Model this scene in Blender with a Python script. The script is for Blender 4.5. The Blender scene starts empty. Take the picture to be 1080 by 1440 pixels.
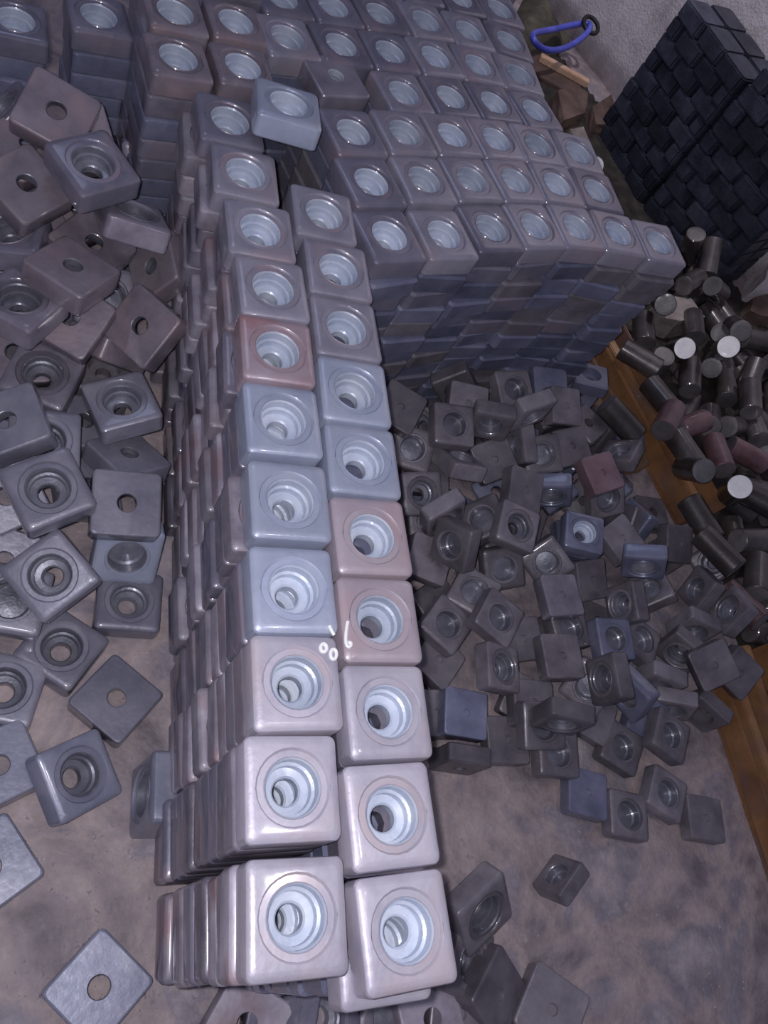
import bpy, bmesh, math, random
from mathutils import Matrix, Vector, Quaternion
random.seed(11)
sc = bpy.context.scene
COL = sc.collection
S = 0.1            # one unit below = the 100 mm side of a steel block

# ---------------------------------------------------------------- camera (phone held over the stacks, rolled)
TH, ROLL, YAW, F, CH = math.radians(36.983), math.radians(-41.265), math.radians(-42.0), 1144.49, 12.92
fwd = Vector((0, math.sin(TH), -math.cos(TH))); rgt = Vector((1, 0, 0)); dwn = fwd.cross(rgt)
c_, s_ = math.cos(ROLL), math.sin(ROLL)
ZR = Matrix.Rotation(YAW, 3, 'Z')
CR = ZR @ (c_*rgt + s_*dwn); CD = ZR @ (-s_*rgt + c_*dwn); CF = ZR @ fwd
cam_d = bpy.data.cameras.new('camera'); cam = bpy.data.objects.new('camera', cam_d); COL.objects.link(cam)
cm = Matrix((CR, -CD, -CF)).transposed().to_4x4(); cm.translation = Vector((0, 0, CH*S))
cam.matrix_world = cm
cam_d.sensor_fit = 'VERTICAL'; cam_d.sensor_height = 36; cam_d.sensor_width = 27; cam_d.lens = F/1440*36
cam_d.clip_start = 0.02; cam_d.clip_end = 50
sc.camera = cam

# ---------------------------------------------------------------- world, lamps, exposure
w = bpy.data.worlds.new('world'); sc.world = w; w.use_nodes = True
bg = w.node_tree.nodes['Background']; bg.inputs[0].default_value = (0.62, 0.64, 1.0, 1); bg.inputs[1].default_value = 0.12
def lamp(name, kind, loc, energy, col, size, target=None):
    d = bpy.data.lights.new(name, kind); d.energy = energy; d.color = col
    if kind == 'AREA': d.shape = 'DISK'; d.size = size
    else: d.shadow_soft_size = size
    o = bpy.data.objects.new(name, d); COL.objects.link(o); o.location = loc
    if target is not None: o.rotation_euler = (Vector(target)-Vector(loc)).to_track_quat('-Z', 'Y').to_euler()
    return o
lamp('phone_flash', 'POINT', cm.translation + (-0.02*CR - 0.012*CD + 0.0*CF)*1.0, 31.0, (0.965, 0.94, 1.0), 0.009)
wl = lamp('wall_fill_spot', 'SPOT', (1.15, 2.05, 2.5), 75.0, (1.0, 0.94, 0.97), 0.12, (2.15, 2.15, 0.75)); wl.data.spot_size = math.radians(78); wl.data.spot_blend = .5  # fill spot added to brighten the limewashed wall; no fitting stands there
lamp('blue_fill', 'AREA', (-0.3, 2.6, 2.9), 4.5, (0.58, 0.68, 1.0), 0.9, (0.5, 1.3, 0.4))  # soft blue fill added above the back left; no window is built
lamp('glint_lamp', 'POINT', (0.54, 0.12, 1.42), 4.0, (1.0, 0.97, 1.0), 0.014)  # small lamp added for glints along the front edges of the top blocks
vs = sc.view_settings
vs.view_transform = 'Standard'; vs.look = 'None'; vs.gamma = 1; vs.exposure = 0.0; vs.use_curve_mapping = False
sc.display_settings.display_device = 'sRGB'

# ---------------------------------------------------------------- helpers
def at(u, v, z):
    """point on the level plane at height z (units) that the 1080x1440 photograph shows at pixel u, v"""
    d = CR*((u-540)/F) + CD*((v-720)/F) + CF
    k = (CH-z)/(-d.z)
    return Vector((d.x*k, d.y*k, z))
def link(name, me, parent=None, mw=None, mats=None):
    o = bpy.data.objects.new(name, me); COL.objects.link(o)
    if parent is not None: o.parent = parent
    if mw is not None: o.matrix_world = mw
    return o
def tag(o, label=None, cat=None, group=None, kind=None):
    if label: o['label'] = label
    if cat: o['category'] = cat
    if group: o['group'] = group
    if kind: o['kind'] = kind
    return o
def empty(name, loc):
    o = bpy.data.objects.new(name, None); COL.objects.link(o); o.location = loc; o.empty_display_size = .05
    return o
def TR(x, y, z, a=0.0):
    return Matrix.Translation((x*S, y*S, z*S)) @ Matrix.Rotation(a, 4, 'Z')
ORD = ['zeroth','first','second','third','fourth','fifth','sixth','seventh','eighth','ninth','tenth','eleventh','twelfth',
       'thirteenth','fourteenth','fifteenth','sixteenth','seventeenth','eighteenth','nineteenth','twentieth']
def ordn(n):
    if n <= 20: return ORD[n]
    tens = {2:'twenty',3:'thirty',4:'forty',5:'fifty',6:'sixty',7:'seventy',8:'eighty',9:'ninety'}
    tth = {2:'twentieth',3:'thirtieth',4:'fortieth',5:'fiftieth',6:'sixtieth',7:'seventieth',8:'eightieth',9:'ninetieth'}
    if n >= 100: return 'one hundred and '+ordn(n-100) if n > 100 else 'hundredth'
    return tth[n//10] if n % 10 == 0 else tens[n//10]+'-'+ORD[n % 10]

# ---------------------------------------------------------------- materials
def ramp(nt, stops):
    r = nt.nodes.new('ShaderNodeValToRGB'); e = r.color_ramp.elements
    e[0].position, e[0].color = stops[0][0], (*stops[0][1], 1); e[1].position, e[1].color = stops[-1][0], (*stops[-1][1], 1)
    for p, c in stops[1:-1]:
        n = e.new(p); n.color = (*c, 1)
    return r
def steel(name, stops, rough=.42, metal=.2, coat=.8, scale=14, bump=.25, spot=None, vary=.35):
    m = bpy.data.materials.new(name); m.use_nodes = True; nt = m.node_tree; N = nt.nodes.new; L = nt.links.new
    b = nt.nodes['Principled BSDF']
    tc = N('ShaderNodeTexCoord'); oi = N('ShaderNodeObjectInfo')
    mul = N('ShaderNodeMath'); mul.operation = 'MULTIPLY'; mul.inputs[1].default_value = 37.0; L(oi.outputs['Random'], mul.inputs[0])
    add = N('ShaderNodeVectorMath'); add.operation = 'ADD'; L(tc.outputs['Object'], add.inputs[0]); L(mul.outputs[0], add.inputs[1])
    n1 = N('ShaderNodeTexNoise'); n1.inputs['Scale'].default_value = scale; n1.inputs['Detail'].default_value = 6; n1.inputs['Roughness'].default_value = .62
    L(add.outputs[0], n1.inputs['Vector'])
    r = ramp(nt, stops); L(n1.outputs['Fac'], r.inputs[0])
    n2 = N('ShaderNodeTexNoise'); n2.inputs['Scale'].default_value = scale*9; n2.inputs['Detail'].default_value = 5
    L(add.outputs[0], n2.inputs['Vector'])
    hsv = N('ShaderNodeHueSaturation')
    mr = N('ShaderNodeMapRange'); mr.inputs['To Min'].default_value = 1-vary; mr.inputs['To Max'].default_value = 1+vary
    L(oi.outputs['Random'], mr.inputs['Value']); L(mr.outputs[0], hsv.inputs['Value']); L(r.outputs[0], hsv.inputs['Color'])
    col = hsv.outputs[0]
    if spot:
        mx = N('ShaderNodeMix'); mx.data_type = 'RGBA'; n3 = N('ShaderNodeTexNoise'); n3.inputs['Scale'].default_value = scale*.8; n3.inputs['Detail'].default_value = 4
        ad2 = N('ShaderNodeVectorMath'); ad2.operation = 'ADD'; ad2.inputs[1].default_value = (5.3, 2.1, 7.7); L(add.outputs[0], ad2.inputs[0]); L(ad2.outputs[0], n3.inputs['Vector'])
        r3 = ramp(nt, [(.52, (0, 0, 0)), (.68, (1, 1, 1))]); L(n3.outputs['Fac'], r3.inputs[0])
        L(r3.outputs[0], mx.inputs[0]); L(col, mx.inputs[6]); mx.inputs[7].default_value = (*spot, 1); col = mx.outputs[2]
    L(col, b.inputs['Base Color'])
    rr = N('ShaderNodeMapRange'); rr.inputs['To Min'].default_value = rough-.1; rr.inputs['To Max'].default_value = rough+.14
    L(n2.outputs['Fac'], rr.inputs['Value']); L(rr.outputs[0], b.inputs['Roughness'])
    b.inputs['Metallic'].default_value = metal; b.inputs['Coat Weight'].default_value = coat; b.inputs['Coat Roughness'].default_value = .13
    bp = N('ShaderNodeBump'); bp.inputs['Strength'].default_value = bump; bp.inputs['Distance'].default_value = .002
    mxv = N('ShaderNodeMath'); mxv.operation = 'ADD'; L(n1.outputs['Fac'], mxv.inputs[0]); L(n2.outputs['Fac'], mxv.inputs[1])
    L(mxv.outputs[0], bp.inputs['Height']); L(bp.outputs[0], b.inputs['Normal'])
    return m
M = {}
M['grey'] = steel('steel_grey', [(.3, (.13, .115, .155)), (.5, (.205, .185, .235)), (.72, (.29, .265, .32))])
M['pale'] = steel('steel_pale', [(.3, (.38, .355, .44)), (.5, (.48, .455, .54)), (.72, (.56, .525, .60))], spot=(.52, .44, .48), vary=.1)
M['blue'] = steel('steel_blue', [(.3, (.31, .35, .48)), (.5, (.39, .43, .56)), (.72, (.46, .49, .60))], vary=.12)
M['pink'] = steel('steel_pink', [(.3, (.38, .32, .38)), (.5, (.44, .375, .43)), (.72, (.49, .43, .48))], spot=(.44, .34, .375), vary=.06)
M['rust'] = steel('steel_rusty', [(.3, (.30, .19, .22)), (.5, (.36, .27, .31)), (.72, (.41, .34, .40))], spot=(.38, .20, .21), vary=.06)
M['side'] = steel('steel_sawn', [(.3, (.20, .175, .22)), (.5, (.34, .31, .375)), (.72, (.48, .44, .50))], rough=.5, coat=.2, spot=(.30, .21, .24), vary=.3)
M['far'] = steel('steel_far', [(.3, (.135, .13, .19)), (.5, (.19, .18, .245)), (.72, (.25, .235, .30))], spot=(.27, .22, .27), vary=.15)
M['heap'] = steel('steel_heap', [(.3, (.115, .10, .125)), (.5, (.185, .167, .195)), (.72, (.265, .243, .275))], coat=.3, vary=.35)
M['heap_red'] = steel('steel_heap_red', [(.3, (.17, .095, .12)), (.5, (.24, .15, .18)), (.72, (.30, .20, .23))], vary=.2)
M['heap_blue'] = steel('steel_heap_blue', [(.3, (.12, .13, .20)), (.5, (.18, .19, .29)), (.72, (.25, .26, .36))], vary=.2)
M['fill_dark'] = steel('steel_dark_blue', [(.3, (.07, .075, .12)), (.5, (.12, .13, .20)), (.72, (.18, .19, .27))], vary=.2)
M['white'] = steel('mark_white', [(.3, (.85, .85, .86)), (.5, (.92, .92, .92)), (.72, (.96, .96, .96))], rough=.3, metal=0, vary=0)
M['lilac'] = steel('steel_lilac', [(.3, (.22, .21, .28)), (.5, (.30, .285, .36)), (.72, (.38, .355, .43))], spot=(.34, .28, .33), vary=.1)
M['mid'] = steel('steel_mid', [(.3, (.17, .165, .22)), (.5, (.24, .235, .30)), (.72, (.32, .31, .37))], vary=.15)
M['slate'] = steel('steel_slate', [(.3, (.18, .19, .27)), (.5, (.25, .26, .35)), (.72, (.33, .33, .42))], vary=.15)
M['dark_layer'] = steel('dark_floor_layer', [(.3, (.012, .010, .009)), (.5, (.03, .025, .022)), (.72, (.07, .058, .05))], rough=.75, metal=0, coat=.05, scale=25, bump=.6, vary=0)
M['brown'] = steel('steel_brown', [(.3, (.15, .125, .16)), (.5, (.24, .20, .24)), (.72, (.32, .275, .32))], spot=(.31, .235, .26), vary=.15)
M['bore'] = steel('bored_steel', [(.3, (.40, .45, .57)), (.5, (.52, .57, .68)), (.72, (.62, .66, .75))], rough=.4, metal=.15, coat=.3, vary=.12, scale=22)
M['bore_dim'] = steel('bored_steel_dull', [(.3, (.13, .13, .165)), (.5, (.20, .20, .25)), (.72, (.28, .28, .33))], rough=.38, metal=.4, vary=.25, scale=22)
M['black'] = steel('scale_black', [(.3, (.018, .020, .036)), (.5, (.040, .043, .070)), (.72, (.075, .080, .115))], rough=.5, metal=.2, coat=.08, vary=.35, bump=.5)
M['rod'] = steel('round_bar_steel', [(.3, (.045, .036, .038)), (.5, (.078, .066, .068)), (.72, (.13, .114, .118))], rough=.4, metal=.35, vary=.35)
M['rod_red'] = steel('round_bar_rusty', [(.3, (.10, .05, .055)), (.5, (.16, .085, .095)), (.72, (.22, .14, .15))], rough=.45, metal=.3, vary=.25)
M['cut'] = steel('flash_lit_cut', [(.3, (.75, .74, .76)), (.5, (.86, .85, .87)), (.72, (.93, .92, .94))], rough=.4, metal=.15, coat=.3, vary=.05, scale=60)  # cut ends turned to the flash: its glare is put into the colour
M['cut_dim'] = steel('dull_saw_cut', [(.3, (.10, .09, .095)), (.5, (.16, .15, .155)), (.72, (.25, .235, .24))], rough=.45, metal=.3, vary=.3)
M['orange'] = steel('rusty_channel', [(.3, (.16, .07, .035)), (.5, (.27, .13, .055)), (.7, (.36, .19, .09))], rough=.6, metal=.1, coat=.1, scale=9, spot=(.17, .10, .085), vary=.05)
M['umber'] = steel('brown_channel', [(.3, (.12, .075, .055)), (.5, (.20, .12, .08)), (.7, (.28, .17, .11))], rough=.6, metal=.1, coat=.1, scale=9, vary=.05)
M['wood'] = steel('bare_wood', [(.3, (.50, .30, .20)), (.5, (.68, .45, .32)), (.7, (.80, .58, .42))], rough=.7, metal=0, coat=0, vary=.05)
M['card'] = steel('brown_board', [(.3, (.07, .04, .035)), (.5, (.12, .075, .065)), (.7, (.18, .12, .10))], rough=.8, metal=0, coat=0, vary=.1)
M['strap'] = steel('blue_strap', [(.3, (.06, .07, .42)), (.5, (.09, .11, .62)), (.7, (.15, .18, .78))], rough=.4, metal=0, coat=.3, vary=.02)
M['rubber'] = steel('black_rubber', [(.3, (.008, .008, .010)), (.5, (.016, .015, .018)), (.7, (.03, .03, .032))], rough=.6, metal=0, coat=.1, vary=.05)
M['sack'] = steel('olive_sack', [(.3, (.035, .032, .024)), (.5, (.075, .068, .05)), (.7, (.14, .125, .095))], rough=.9, metal=0, coat=0, vary=.05)
M['stone'] = steel('rubble', [(.3, (.16, .135, .125)), (.5, (.26, .225, .21)), (.7, (.38, .34, .32))], rough=.85, metal=0, coat=0, vary=.25)
M['chip'] = steel('steel_chip', [(.3, (.45, .42, .46)), (.5, (.6, .57, .6)), (.7, (.8, .77, .8))], rough=.3, metal=.6, coat=.3, vary=.2)

def ground(name, stops, stops2, bumpd):
    m = bpy.data.materials.new(name); m.use_nodes = True; nt = m.node_tree; N = nt.nodes.new; L = nt.links.new
    b = nt.nodes['Principled BSDF']; tc = N('ShaderNodeTexCoord')
    n1 = N('ShaderNodeTexNoise'); n1.inputs['Scale'].default_value = 5.5; n1.inputs['Detail'].default_value = 8; n1.inputs['Roughness'].default_value = .6; n1.inputs['Distortion'].default_value = .6
    L(tc.outputs['Object'], n1.inputs['Vector']); r1 = ramp(nt, stops); L(n1.outputs['Fac'], r1.inputs[0])
    n2 = N('ShaderNodeTexNoise'); n2.inputs['Scale'].default_value = 17; n2.inputs['Detail'].default_value = 9; n2.inputs['Roughness'].default_value = .68
    ad = N('ShaderNodeVectorMath'); ad.operation = 'ADD'; ad.inputs[1].default_value = (3.1, 8.2, 1.7); L(tc.outputs['Object'], ad.inputs[0]); L(ad.outputs[0], n2.inputs['Vector'])
    r2 = ramp(nt, stops2); L(n2.outputs['Fac'], r2.inputs[0])
    mx = N('ShaderNodeMix'); mx.data_type = 'RGBA'; mx.blend_type = 'MULTIPLY'; mx.inputs[0].default_value = .8
    L(r1.outputs[0], mx.inputs[6]); L(r2.outputs[0], mx.inputs[7])
    n3 = N('ShaderNodeTexNoise'); n3.inputs['Scale'].default_value = 120; n3.inputs['Detail'].default_value = 5; L(tc.outputs['Object'], n3.inputs['Vector'])
    mr = N('ShaderNodeMapRange'); mr.inputs['To Min'].default_value = .45; mr.inputs['To Max'].default_value = .8; L(n2.outputs['Fac'], mr.inputs['Value']); L(mr.outputs[0], b.inputs['Roughness'])
    L(mx.outputs[2], b.inputs['Base Color'])
    sm = N('ShaderNodeMath'); sm.operation = 'ADD'; L(n2.outputs['Fac'], sm.inputs[0]); L(n3.outputs['Fac'], sm.inputs[1])
    bp = N('ShaderNodeBump'); bp.inputs['Strength'].default_value = .5; bp.inputs['Distance'].default_value = bumpd; L(sm.outputs[0], bp.inputs['Height']); L(bp.outputs[0], b.inputs['Normal'])
    return m
M['floor'] = ground('stained_concrete', [(.32, (.17, .145, .165)), (.43, (.33, .285, .31)), (.51, (.45, .375, .375)), (.59, (.30, .275, .325)), (.7, (.48, .42, .44))],
                    [(.3, (.55, .52, .56)), (.5, (.92, .88, .88)), (.7, (1.25, 1.2, 1.2))], .004)
M['wall'] = ground('limewashed_wall', [(.3, (.55, .49, .51)), (.5, (.72, .68, .72)), (.7, (.80, .77, .81))],
                   [(.3, (.72, .68, .68)), (.5, (.95, .93, .94)), (.7, (1.1, 1.08, 1.1))], .006)

# ---------------------------------------------------------------- block geometry
def square_dirs(r=.10, nc=4, ns=7):
    """points of a unit half-size square with rounded corners, plus their angles"""
    P = []
    for q in range(4):
        a0 = q*math.pi/2
        loc = []
        for i in range(ns):                       # side x=+1, y from -(1-r) to (1-r)
            loc.append((1.0, -(1-r) + 2*(1-r)*i/(ns-1)))
        for i in range(1, nc):
            t = math.pi/2*i/nc
            loc.append((1-r+r*math.cos(t), 1-r+r*math.sin(t)))
        for x, y in loc:
            P.append((x*math.cos(a0)-y*math.sin(a0), x*math.sin(a0)+y*math.cos(a0)))
    return P
SQ = square_dirs(.16)
SQL = square_dirs(.16, 2, 3)
def lathe_block(rings, mats, hy=1.0, dirs=SQ, cap=None, sharp=None):
    """rings: (kind 's' or 'c', half size or radius, z, material index of the band that starts here)"""
    bm = bmesh.new(); loops = []
    for k, r, z, mi in rings:
        lp = []
        for x, y in dirs:
            if k == 's': lp.append(bm.verts.new((x*r*S, y*r*hy*S, z*S)))
            else:
                a = math.atan2(y, x); lp.append(bm.verts.new((r*math.cos(a)*S, r*math.sin(a)*S, z*S)))
        loops.append(lp)
    n = len(dirs)
    for i in range(len(loops)-1):
        A, B = loops[i], loops[i+1]
        for j in range(n):
            f = bm.faces.new((A[j], A[(j+1) % n], B[(j+1) % n], B[j])); f.material_index = rings[i][3]; f.smooth = True
    if cap == 'both' or cap == 'end':
        f = bm.faces.new(loops[-1]); f.material_index = rings[-1][3]
    if cap == 'both':
        f = bm.faces.new(list(reversed(loops[0]))); f.material_index = rings[0][3]
    if cap == 'close':
        A, B = loops[-1], loops[0]
        for j in range(n):
            f = bm.faces.new((A[j], A[(j+1) % n], B[(j+1) % n], B[j])); f.smooth = True; f.material_index = rings[-1][3]
    bm.normal_update()
    for e in bm.edges:
        if len(e.link_faces) == 2:
            flat = [abs(f.normal.z) > .995 for f in e.link_faces]
            if e.calc_face_angle(0) > math.radians(24) or flat[0] != flat[1]: e.smooth = False
    me = bpy.data.meshes.new('block'); bm.to_mesh(me); bm.free()
    for m in mats: me.materials.append(m)
    return me
def body_rings(kind, h=.5, t=.2):
    b = .032
    outer = [('s', h-b, -t, 0), ('s', h-b*.35, -t+b*.3, 0), ('s', h, -t+b, 0), ('s', h, t-.06, 0), ('s', h-.010, t-.036, 0), ('s', h-.030, t-.018, 0), ('s', h-.058, t-.007, 0), ('s', h-.085, t-.002, 0), ('s', h-.105, t, 0)]
    k = 1.0
    if kind == 'A':
        return [('c', .15*k, -t, 0)] + outer + [('c', .395, t, 0)]
    return [('c', .075, -t+.05, 0), ('c', .09, -t, 0)] + outer + [('c', .345, t, 0)]
def ring_rings(kind, t=.2):
    if kind == 'A': return [('c', .395, t, 0), ('c', .385, t-.008, 0), ('c', .372, t-.032, 0), ('c', .31, t-.032, 0), ('c', .302, t-.02, 0), ('c', .298, t-.026, 0)]
    return [('c', .345, t, 0), ('c', .335, t-.03, 0), ('c', .30, t-.03, 0)]
def bore_rings(kind, t=.2):
    if kind == 'A':
        return [('c', .298, t-.026, 0), ('c', .283, t-.045, 0), ('c', .277, t-.15, 0), ('c', .245, t-.165, 0), ('c', .24, t-.255, 0), ('c', .16, t-.265, 0), ('c', .14, t-.285, 0), ('c', .138, -t+.01, 0), ('c', .15, -t, 0)]
    return [('c', .30, t-.03, 0), ('c', .285, t-.05, 0), ('c', .275, t-.22, 0), ('c', .24, t-.25, 0), ('c', .08, t-.235, 0)]
MESH = {}
def block_mesh(kind, mat, hy=1.0, hx=.5, t=.2):
    key = (kind, mat, hy, hx, t)
    if key not in MESH:
        MESH[key] = lathe_block(body_rings(kind, hx, t), [M[mat]], hy, cap=None)
        if kind == 'B':
            me = MESH[key]; bm = bmesh.new(); bm.from_mesh(me); bm.verts.ensure_lookup_table()
            bm.faces.new(list(reversed([bm.verts[i] for i in range(len(SQ))]))); bm.to_mesh(me); bm.free()
    return MESH[key]
def bore_mesh(kind, mat, t=.2):
    key = ('bore', kind, mat, t)
    if key not in MESH: MESH[key] = lathe_block(bore_rings(kind, t), [M[mat]], cap='end' if kind == 'B' else None)
    return MESH[key]
def steel_block(kind, mat, mw, label, group=None, bore='bore', hy=1.0, hx=.5, t=.2, part=True):
    o = bpy.data.objects.new('steel_block', None); COL.objects.link(o); o.empty_display_size = .02; o.matrix_world = mw
    tag(o, label, 'steel block', group)
    link('block_body', block_mesh(kind, mat, hy, hx, t), o)
    key = ('ring', kind, mat, t)
    if key not in MESH: MESH[key] = lathe_block(ring_rings(kind, t), [M[mat]])
    link('recessed_ring', MESH[key], o)
    link('bored_hole', bore_mesh(kind, bore, t), o)
    return o
def join_many(name, items, mats, label=None, cat=None, kind='stuff', parent=None):
    """items: (mesh, matrix, material index) joined into one mesh"""
    V = []; Fc = []; mi = []
    for me, mw, k in items:
        o0 = len(V); V += [tuple(mw @ v.co) for v in me.vertices]
        for p in me.polygons: Fc.append([o0+i for i in p.vertices]); mi.append(k)
    me = bpy.data.meshes.new(name); me.from_pydata(V, [], Fc)
    for m in mats: me.materials.append(m)
    me.polygons.foreach_set('material_index', mi); me.update()
    o = link(name, me, parent); tag(o, label, cat, None, kind)
    return o
# cheaper block (still with its hole) for the blocks that fill the stacks and heaps
def low_block(t=.2, hy=1.0, h=.5, dirs=None):
    b = .04
    return lathe_block([('c', .14, -t, 0), ('s', h-b, -t, 0), ('s', h, -t+b, 0), ('s', h, t-b, 0), ('s', h-b, t, 0), ('c', .29, t, 0), ('c', .26, t-.2, 0), ('c', .14, t-.22, 0)],
                       [M['far']], hy, dirs or SQL, cap='close')

# ---------------------------------------------------------------- setting
def slab(name, corners, z0, z1, mat):
    bm = bmesh.new(); b = [bm.verts.new((x*S, y*S, z0*S)) for x, y in corners]; t = [bm.verts.new((x*S, y*S, z1*S)) for x, y in corners]
    n = len(corners); bm.faces.new(list(reversed(b))); bm.faces.new(t)
    for i in range(n): bm.faces.new((b[i], b[(i+1) % n], t[(i+1) % n], t[i]))
    bmesh.ops.recalc_face_normals(bm, faces=bm.faces)
    me = bpy.data.meshes.new(name); bm.to_mesh(me); bm.free(); me.materials.append(mat)
    return tag(link(name, me), kind='structure')
# floor: a slightly worn slab
def make_floor():
    bm = bmesh.new(); X0, X1, Y0, Y1 = -14, 34, -12, 46; n = 60
    g = [[bm.verts.new(((X0+(X1-X0)*i/n)*S, (Y0+(Y1-Y0)*j/n)*S, 0)) for j in range(n+1)] for i in range(n+1)]
    for i in range(n):
        for j in range(n): bm.faces.new((g[i][j], g[i+1][j], g[i+1][j+1], g[i][j+1]))
    me = bpy.data.meshes.new('floor'); bm.to_mesh(me); bm.free(); me.materials.append(M['floor'])
    tag(link('floor', me), kind='structure')
make_floor()
WA, WB = Vector((13.75, 32.75, 0)), Vector((24.95, 7.15, 0))
wd = (WB-WA).normalized(); wn = Vector((-wd.y, wd.x, 0))
def make_wall():
    bm = bmesh.new(); nl, nh = 60, 30; Lw = (WB-WA).length; Hh = 30; rows = []
    rnd = random.Random(4)
    for side in (0, 1):
        g = []
        for i in range(nl+1):
            c = []
            for j in range(nh+1):
                off = rnd.uniform(-.05, .05) if side == 0 else 1.5
                p = WA + wd*(Lw*i/nl) + wn*off; c.append(bm.verts.new((p.x*S, p.y*S, Hh*j/nh*S)))
            g.append(c)
        rows.append(g)
        for i in range(nl):
            for j in range(nh):
                q = (g[i][j], g[i+1][j], g[i+1][j+1], g[i][j+1]); bm.faces.new(q if side == 0 else q[::-1]).smooth = True
    a, b = rows
    for i in range(nl):
        bm.faces.new((a[i][nh], a[i+1][nh], b[i+1][nh], b[i][nh])); bm.faces.new((a[i+1][0], a[i][0], b[i][0], b[i+1][0]))
    for j in range(nh):
        bm.faces.new((a[0][j], a[0][j+1], b[0][j+1], b[0][j])); bm.faces.new((a[nl][j+1], a[nl][j], b[nl][j], b[nl][j+1]))
    me = bpy.data.meshes.new('wall_right'); bm.to_mesh(me); bm.free(); me.materials.append(M['wall'])
    tag(link('wall_right', me), kind='structure')
make_wall()

# ---------------------------------------------------------------- the two rows of stacks in front
T = .4; NL = 12
LROW = [(2.67,.13),(2.7,1.3),(2.82,2.38),(2.85,3.45),(2.88,4.59),(2.86,5.74),(2.85,6.84),(2.84,7.9),(2.71,8.95),(2.53,10.04),(2.33,11.11)]
RROW = [(3.78,-.10),(3.76,.98),(3.85,2.06),(3.88,3.13),(3.90,4.21),(3.90,5.29),(3.90,6.37),(3.88,7.44),(3.86,8.52),(3.73,9.6)]
BLK = {}
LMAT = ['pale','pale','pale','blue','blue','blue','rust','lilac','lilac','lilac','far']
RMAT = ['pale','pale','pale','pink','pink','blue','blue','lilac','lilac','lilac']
LROT = [-.035, -.02, .0, .015, .015, .03, .02, .06, .05, .03, .08]
RROT = [.03, .02, .0, .005, .025, .0, .005, .03, .03, .03]
LOOK = {'pale':'pale lilac', 'blue':'bluish', 'rust':'reddish rust-tinted', 'pink':'pinkish', 'grey':'grey', 'lilac':'greyish lilac', 'far':'dull grey-violet', 'side':'dull'}
rnd = random.Random(21)
fill = []          # blocks inside the stacks, never seen singly
LB = low_block(); LBF = low_block(dirs=SQ); LBY = low_block(hy=1.06)
for i, (x, y) in enumerate(LROW):
    dx = dy = da = 0
    for k in range(NL):
        z = .2 + T*k
        top = k == NL-1
        px, py, a = (x, y, LROT[i]) if top else (x - rnd.choice((0, .0, .03, .06, .1, .14)), y + rnd.uniform(-.02, .02), LROT[i]*.6+rnd.uniform(-.022, .022))
        mt = LMAT[i] if top else rnd.choice(['side', 'side', 'grey', 'brown' if i < 3 or i == 7 else 'side', 'far'])
        if top: lab = f"{LOOK[LMAT[i]]} bored steel block topping the {ordn(i+1)} stack of the left row"
        else: lab = f"sawn steel block, {ordn(NL-k)} from the top in the {ordn(i+1)} stack of the left row"
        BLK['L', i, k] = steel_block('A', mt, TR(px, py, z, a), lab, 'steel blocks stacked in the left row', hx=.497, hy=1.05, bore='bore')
for i, (x, y) in enumerate(RROW):
    for k in range(NL):
        z = .2 + T*k
        if k == NL-1:
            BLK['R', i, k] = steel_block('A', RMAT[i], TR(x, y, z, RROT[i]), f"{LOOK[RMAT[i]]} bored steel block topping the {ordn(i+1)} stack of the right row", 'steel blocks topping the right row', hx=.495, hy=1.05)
        elif k == NL-2 and i == 0:
            steel_block('A', 'pale', TR(x-.10, y-.12, z, .0), "pale steel block sticking out under the top of the front right stack", 'steel blocks topping the right row', hx=.495, hy=1.05)
        else:
            fill.append((LBY, TR(x+rnd.choice((0, .01, .03)), y+rnd.uniform(-.015, .015), z, RROT[i]*.5), rnd.choice((0, 1))))

# ---------------------------------------------------------------- the big stack behind
BIG = {
 'front': [(4.80,9.48),(5.82,9.82),(6.80,10.27),(7.78,10.62),(8.76,10.90),(9.76,11.06),(10.78,11.13)],
 'second': [(4.62,10.60),(5.64,11.02),(6.62,11.38),(7.60,11.70),(8.58,11.95),(9.56,12.12)],
 'third': [(4.42,11.70),(5.42,12.10),(6.42,12.44),(7.40,12.72),(8.38,12.95),(9.38,13.12)],
 'fourth': [(5.55,13.20),(6.57,13.54),(7.57,13.82),(8.57,14.02)],
 'fifth': [(3.40,13.70),(4.42,14.00),(5.42,14.30),(6.42,14.64),(7.42,14.88),(8.42,15.06)],
 'sixth': [(3.36,14.80),(4.36,15.10),(5.36,15.42),(6.38,15.74),(7.40,15.96),(8.40,16.14)],
 'seventh': [(4.30,16.20),(5.32,16.52),(6.34,16.84),(7.38,17.06),(8.40,17.24)],
 'eighth': [(5.30,17.62),(6.32,17.94),(7.36,18.16),(8.40,18.34)],
}
rows = list(BIG)
for rn in rows:
    for j, (x, y) in enumerate(BIG[rn]):
        a = .30 if j < 4 else .20
        if j >= 5: a = .10
        a += rnd.uniform(-.02, .02)
        dz = rnd.uniform(0, .0)
        for k in range(NL):
            z = .2+T*k
            if k == NL-1:
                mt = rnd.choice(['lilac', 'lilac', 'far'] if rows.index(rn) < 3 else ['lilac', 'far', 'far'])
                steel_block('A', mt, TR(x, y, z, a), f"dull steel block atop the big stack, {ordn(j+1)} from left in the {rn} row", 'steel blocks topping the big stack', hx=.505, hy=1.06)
            else:
                back = (rows.index(rn) < 1)
                fill.append((LB, TR(x+rnd.uniform(-.02, .02), y+(rnd.uniform(-.17, .0) if back else 0), z, a+(rnd.uniform(-.11, .11) if back else 0)), rnd.choice((0, 1, 1, 2, 3))))
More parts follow.
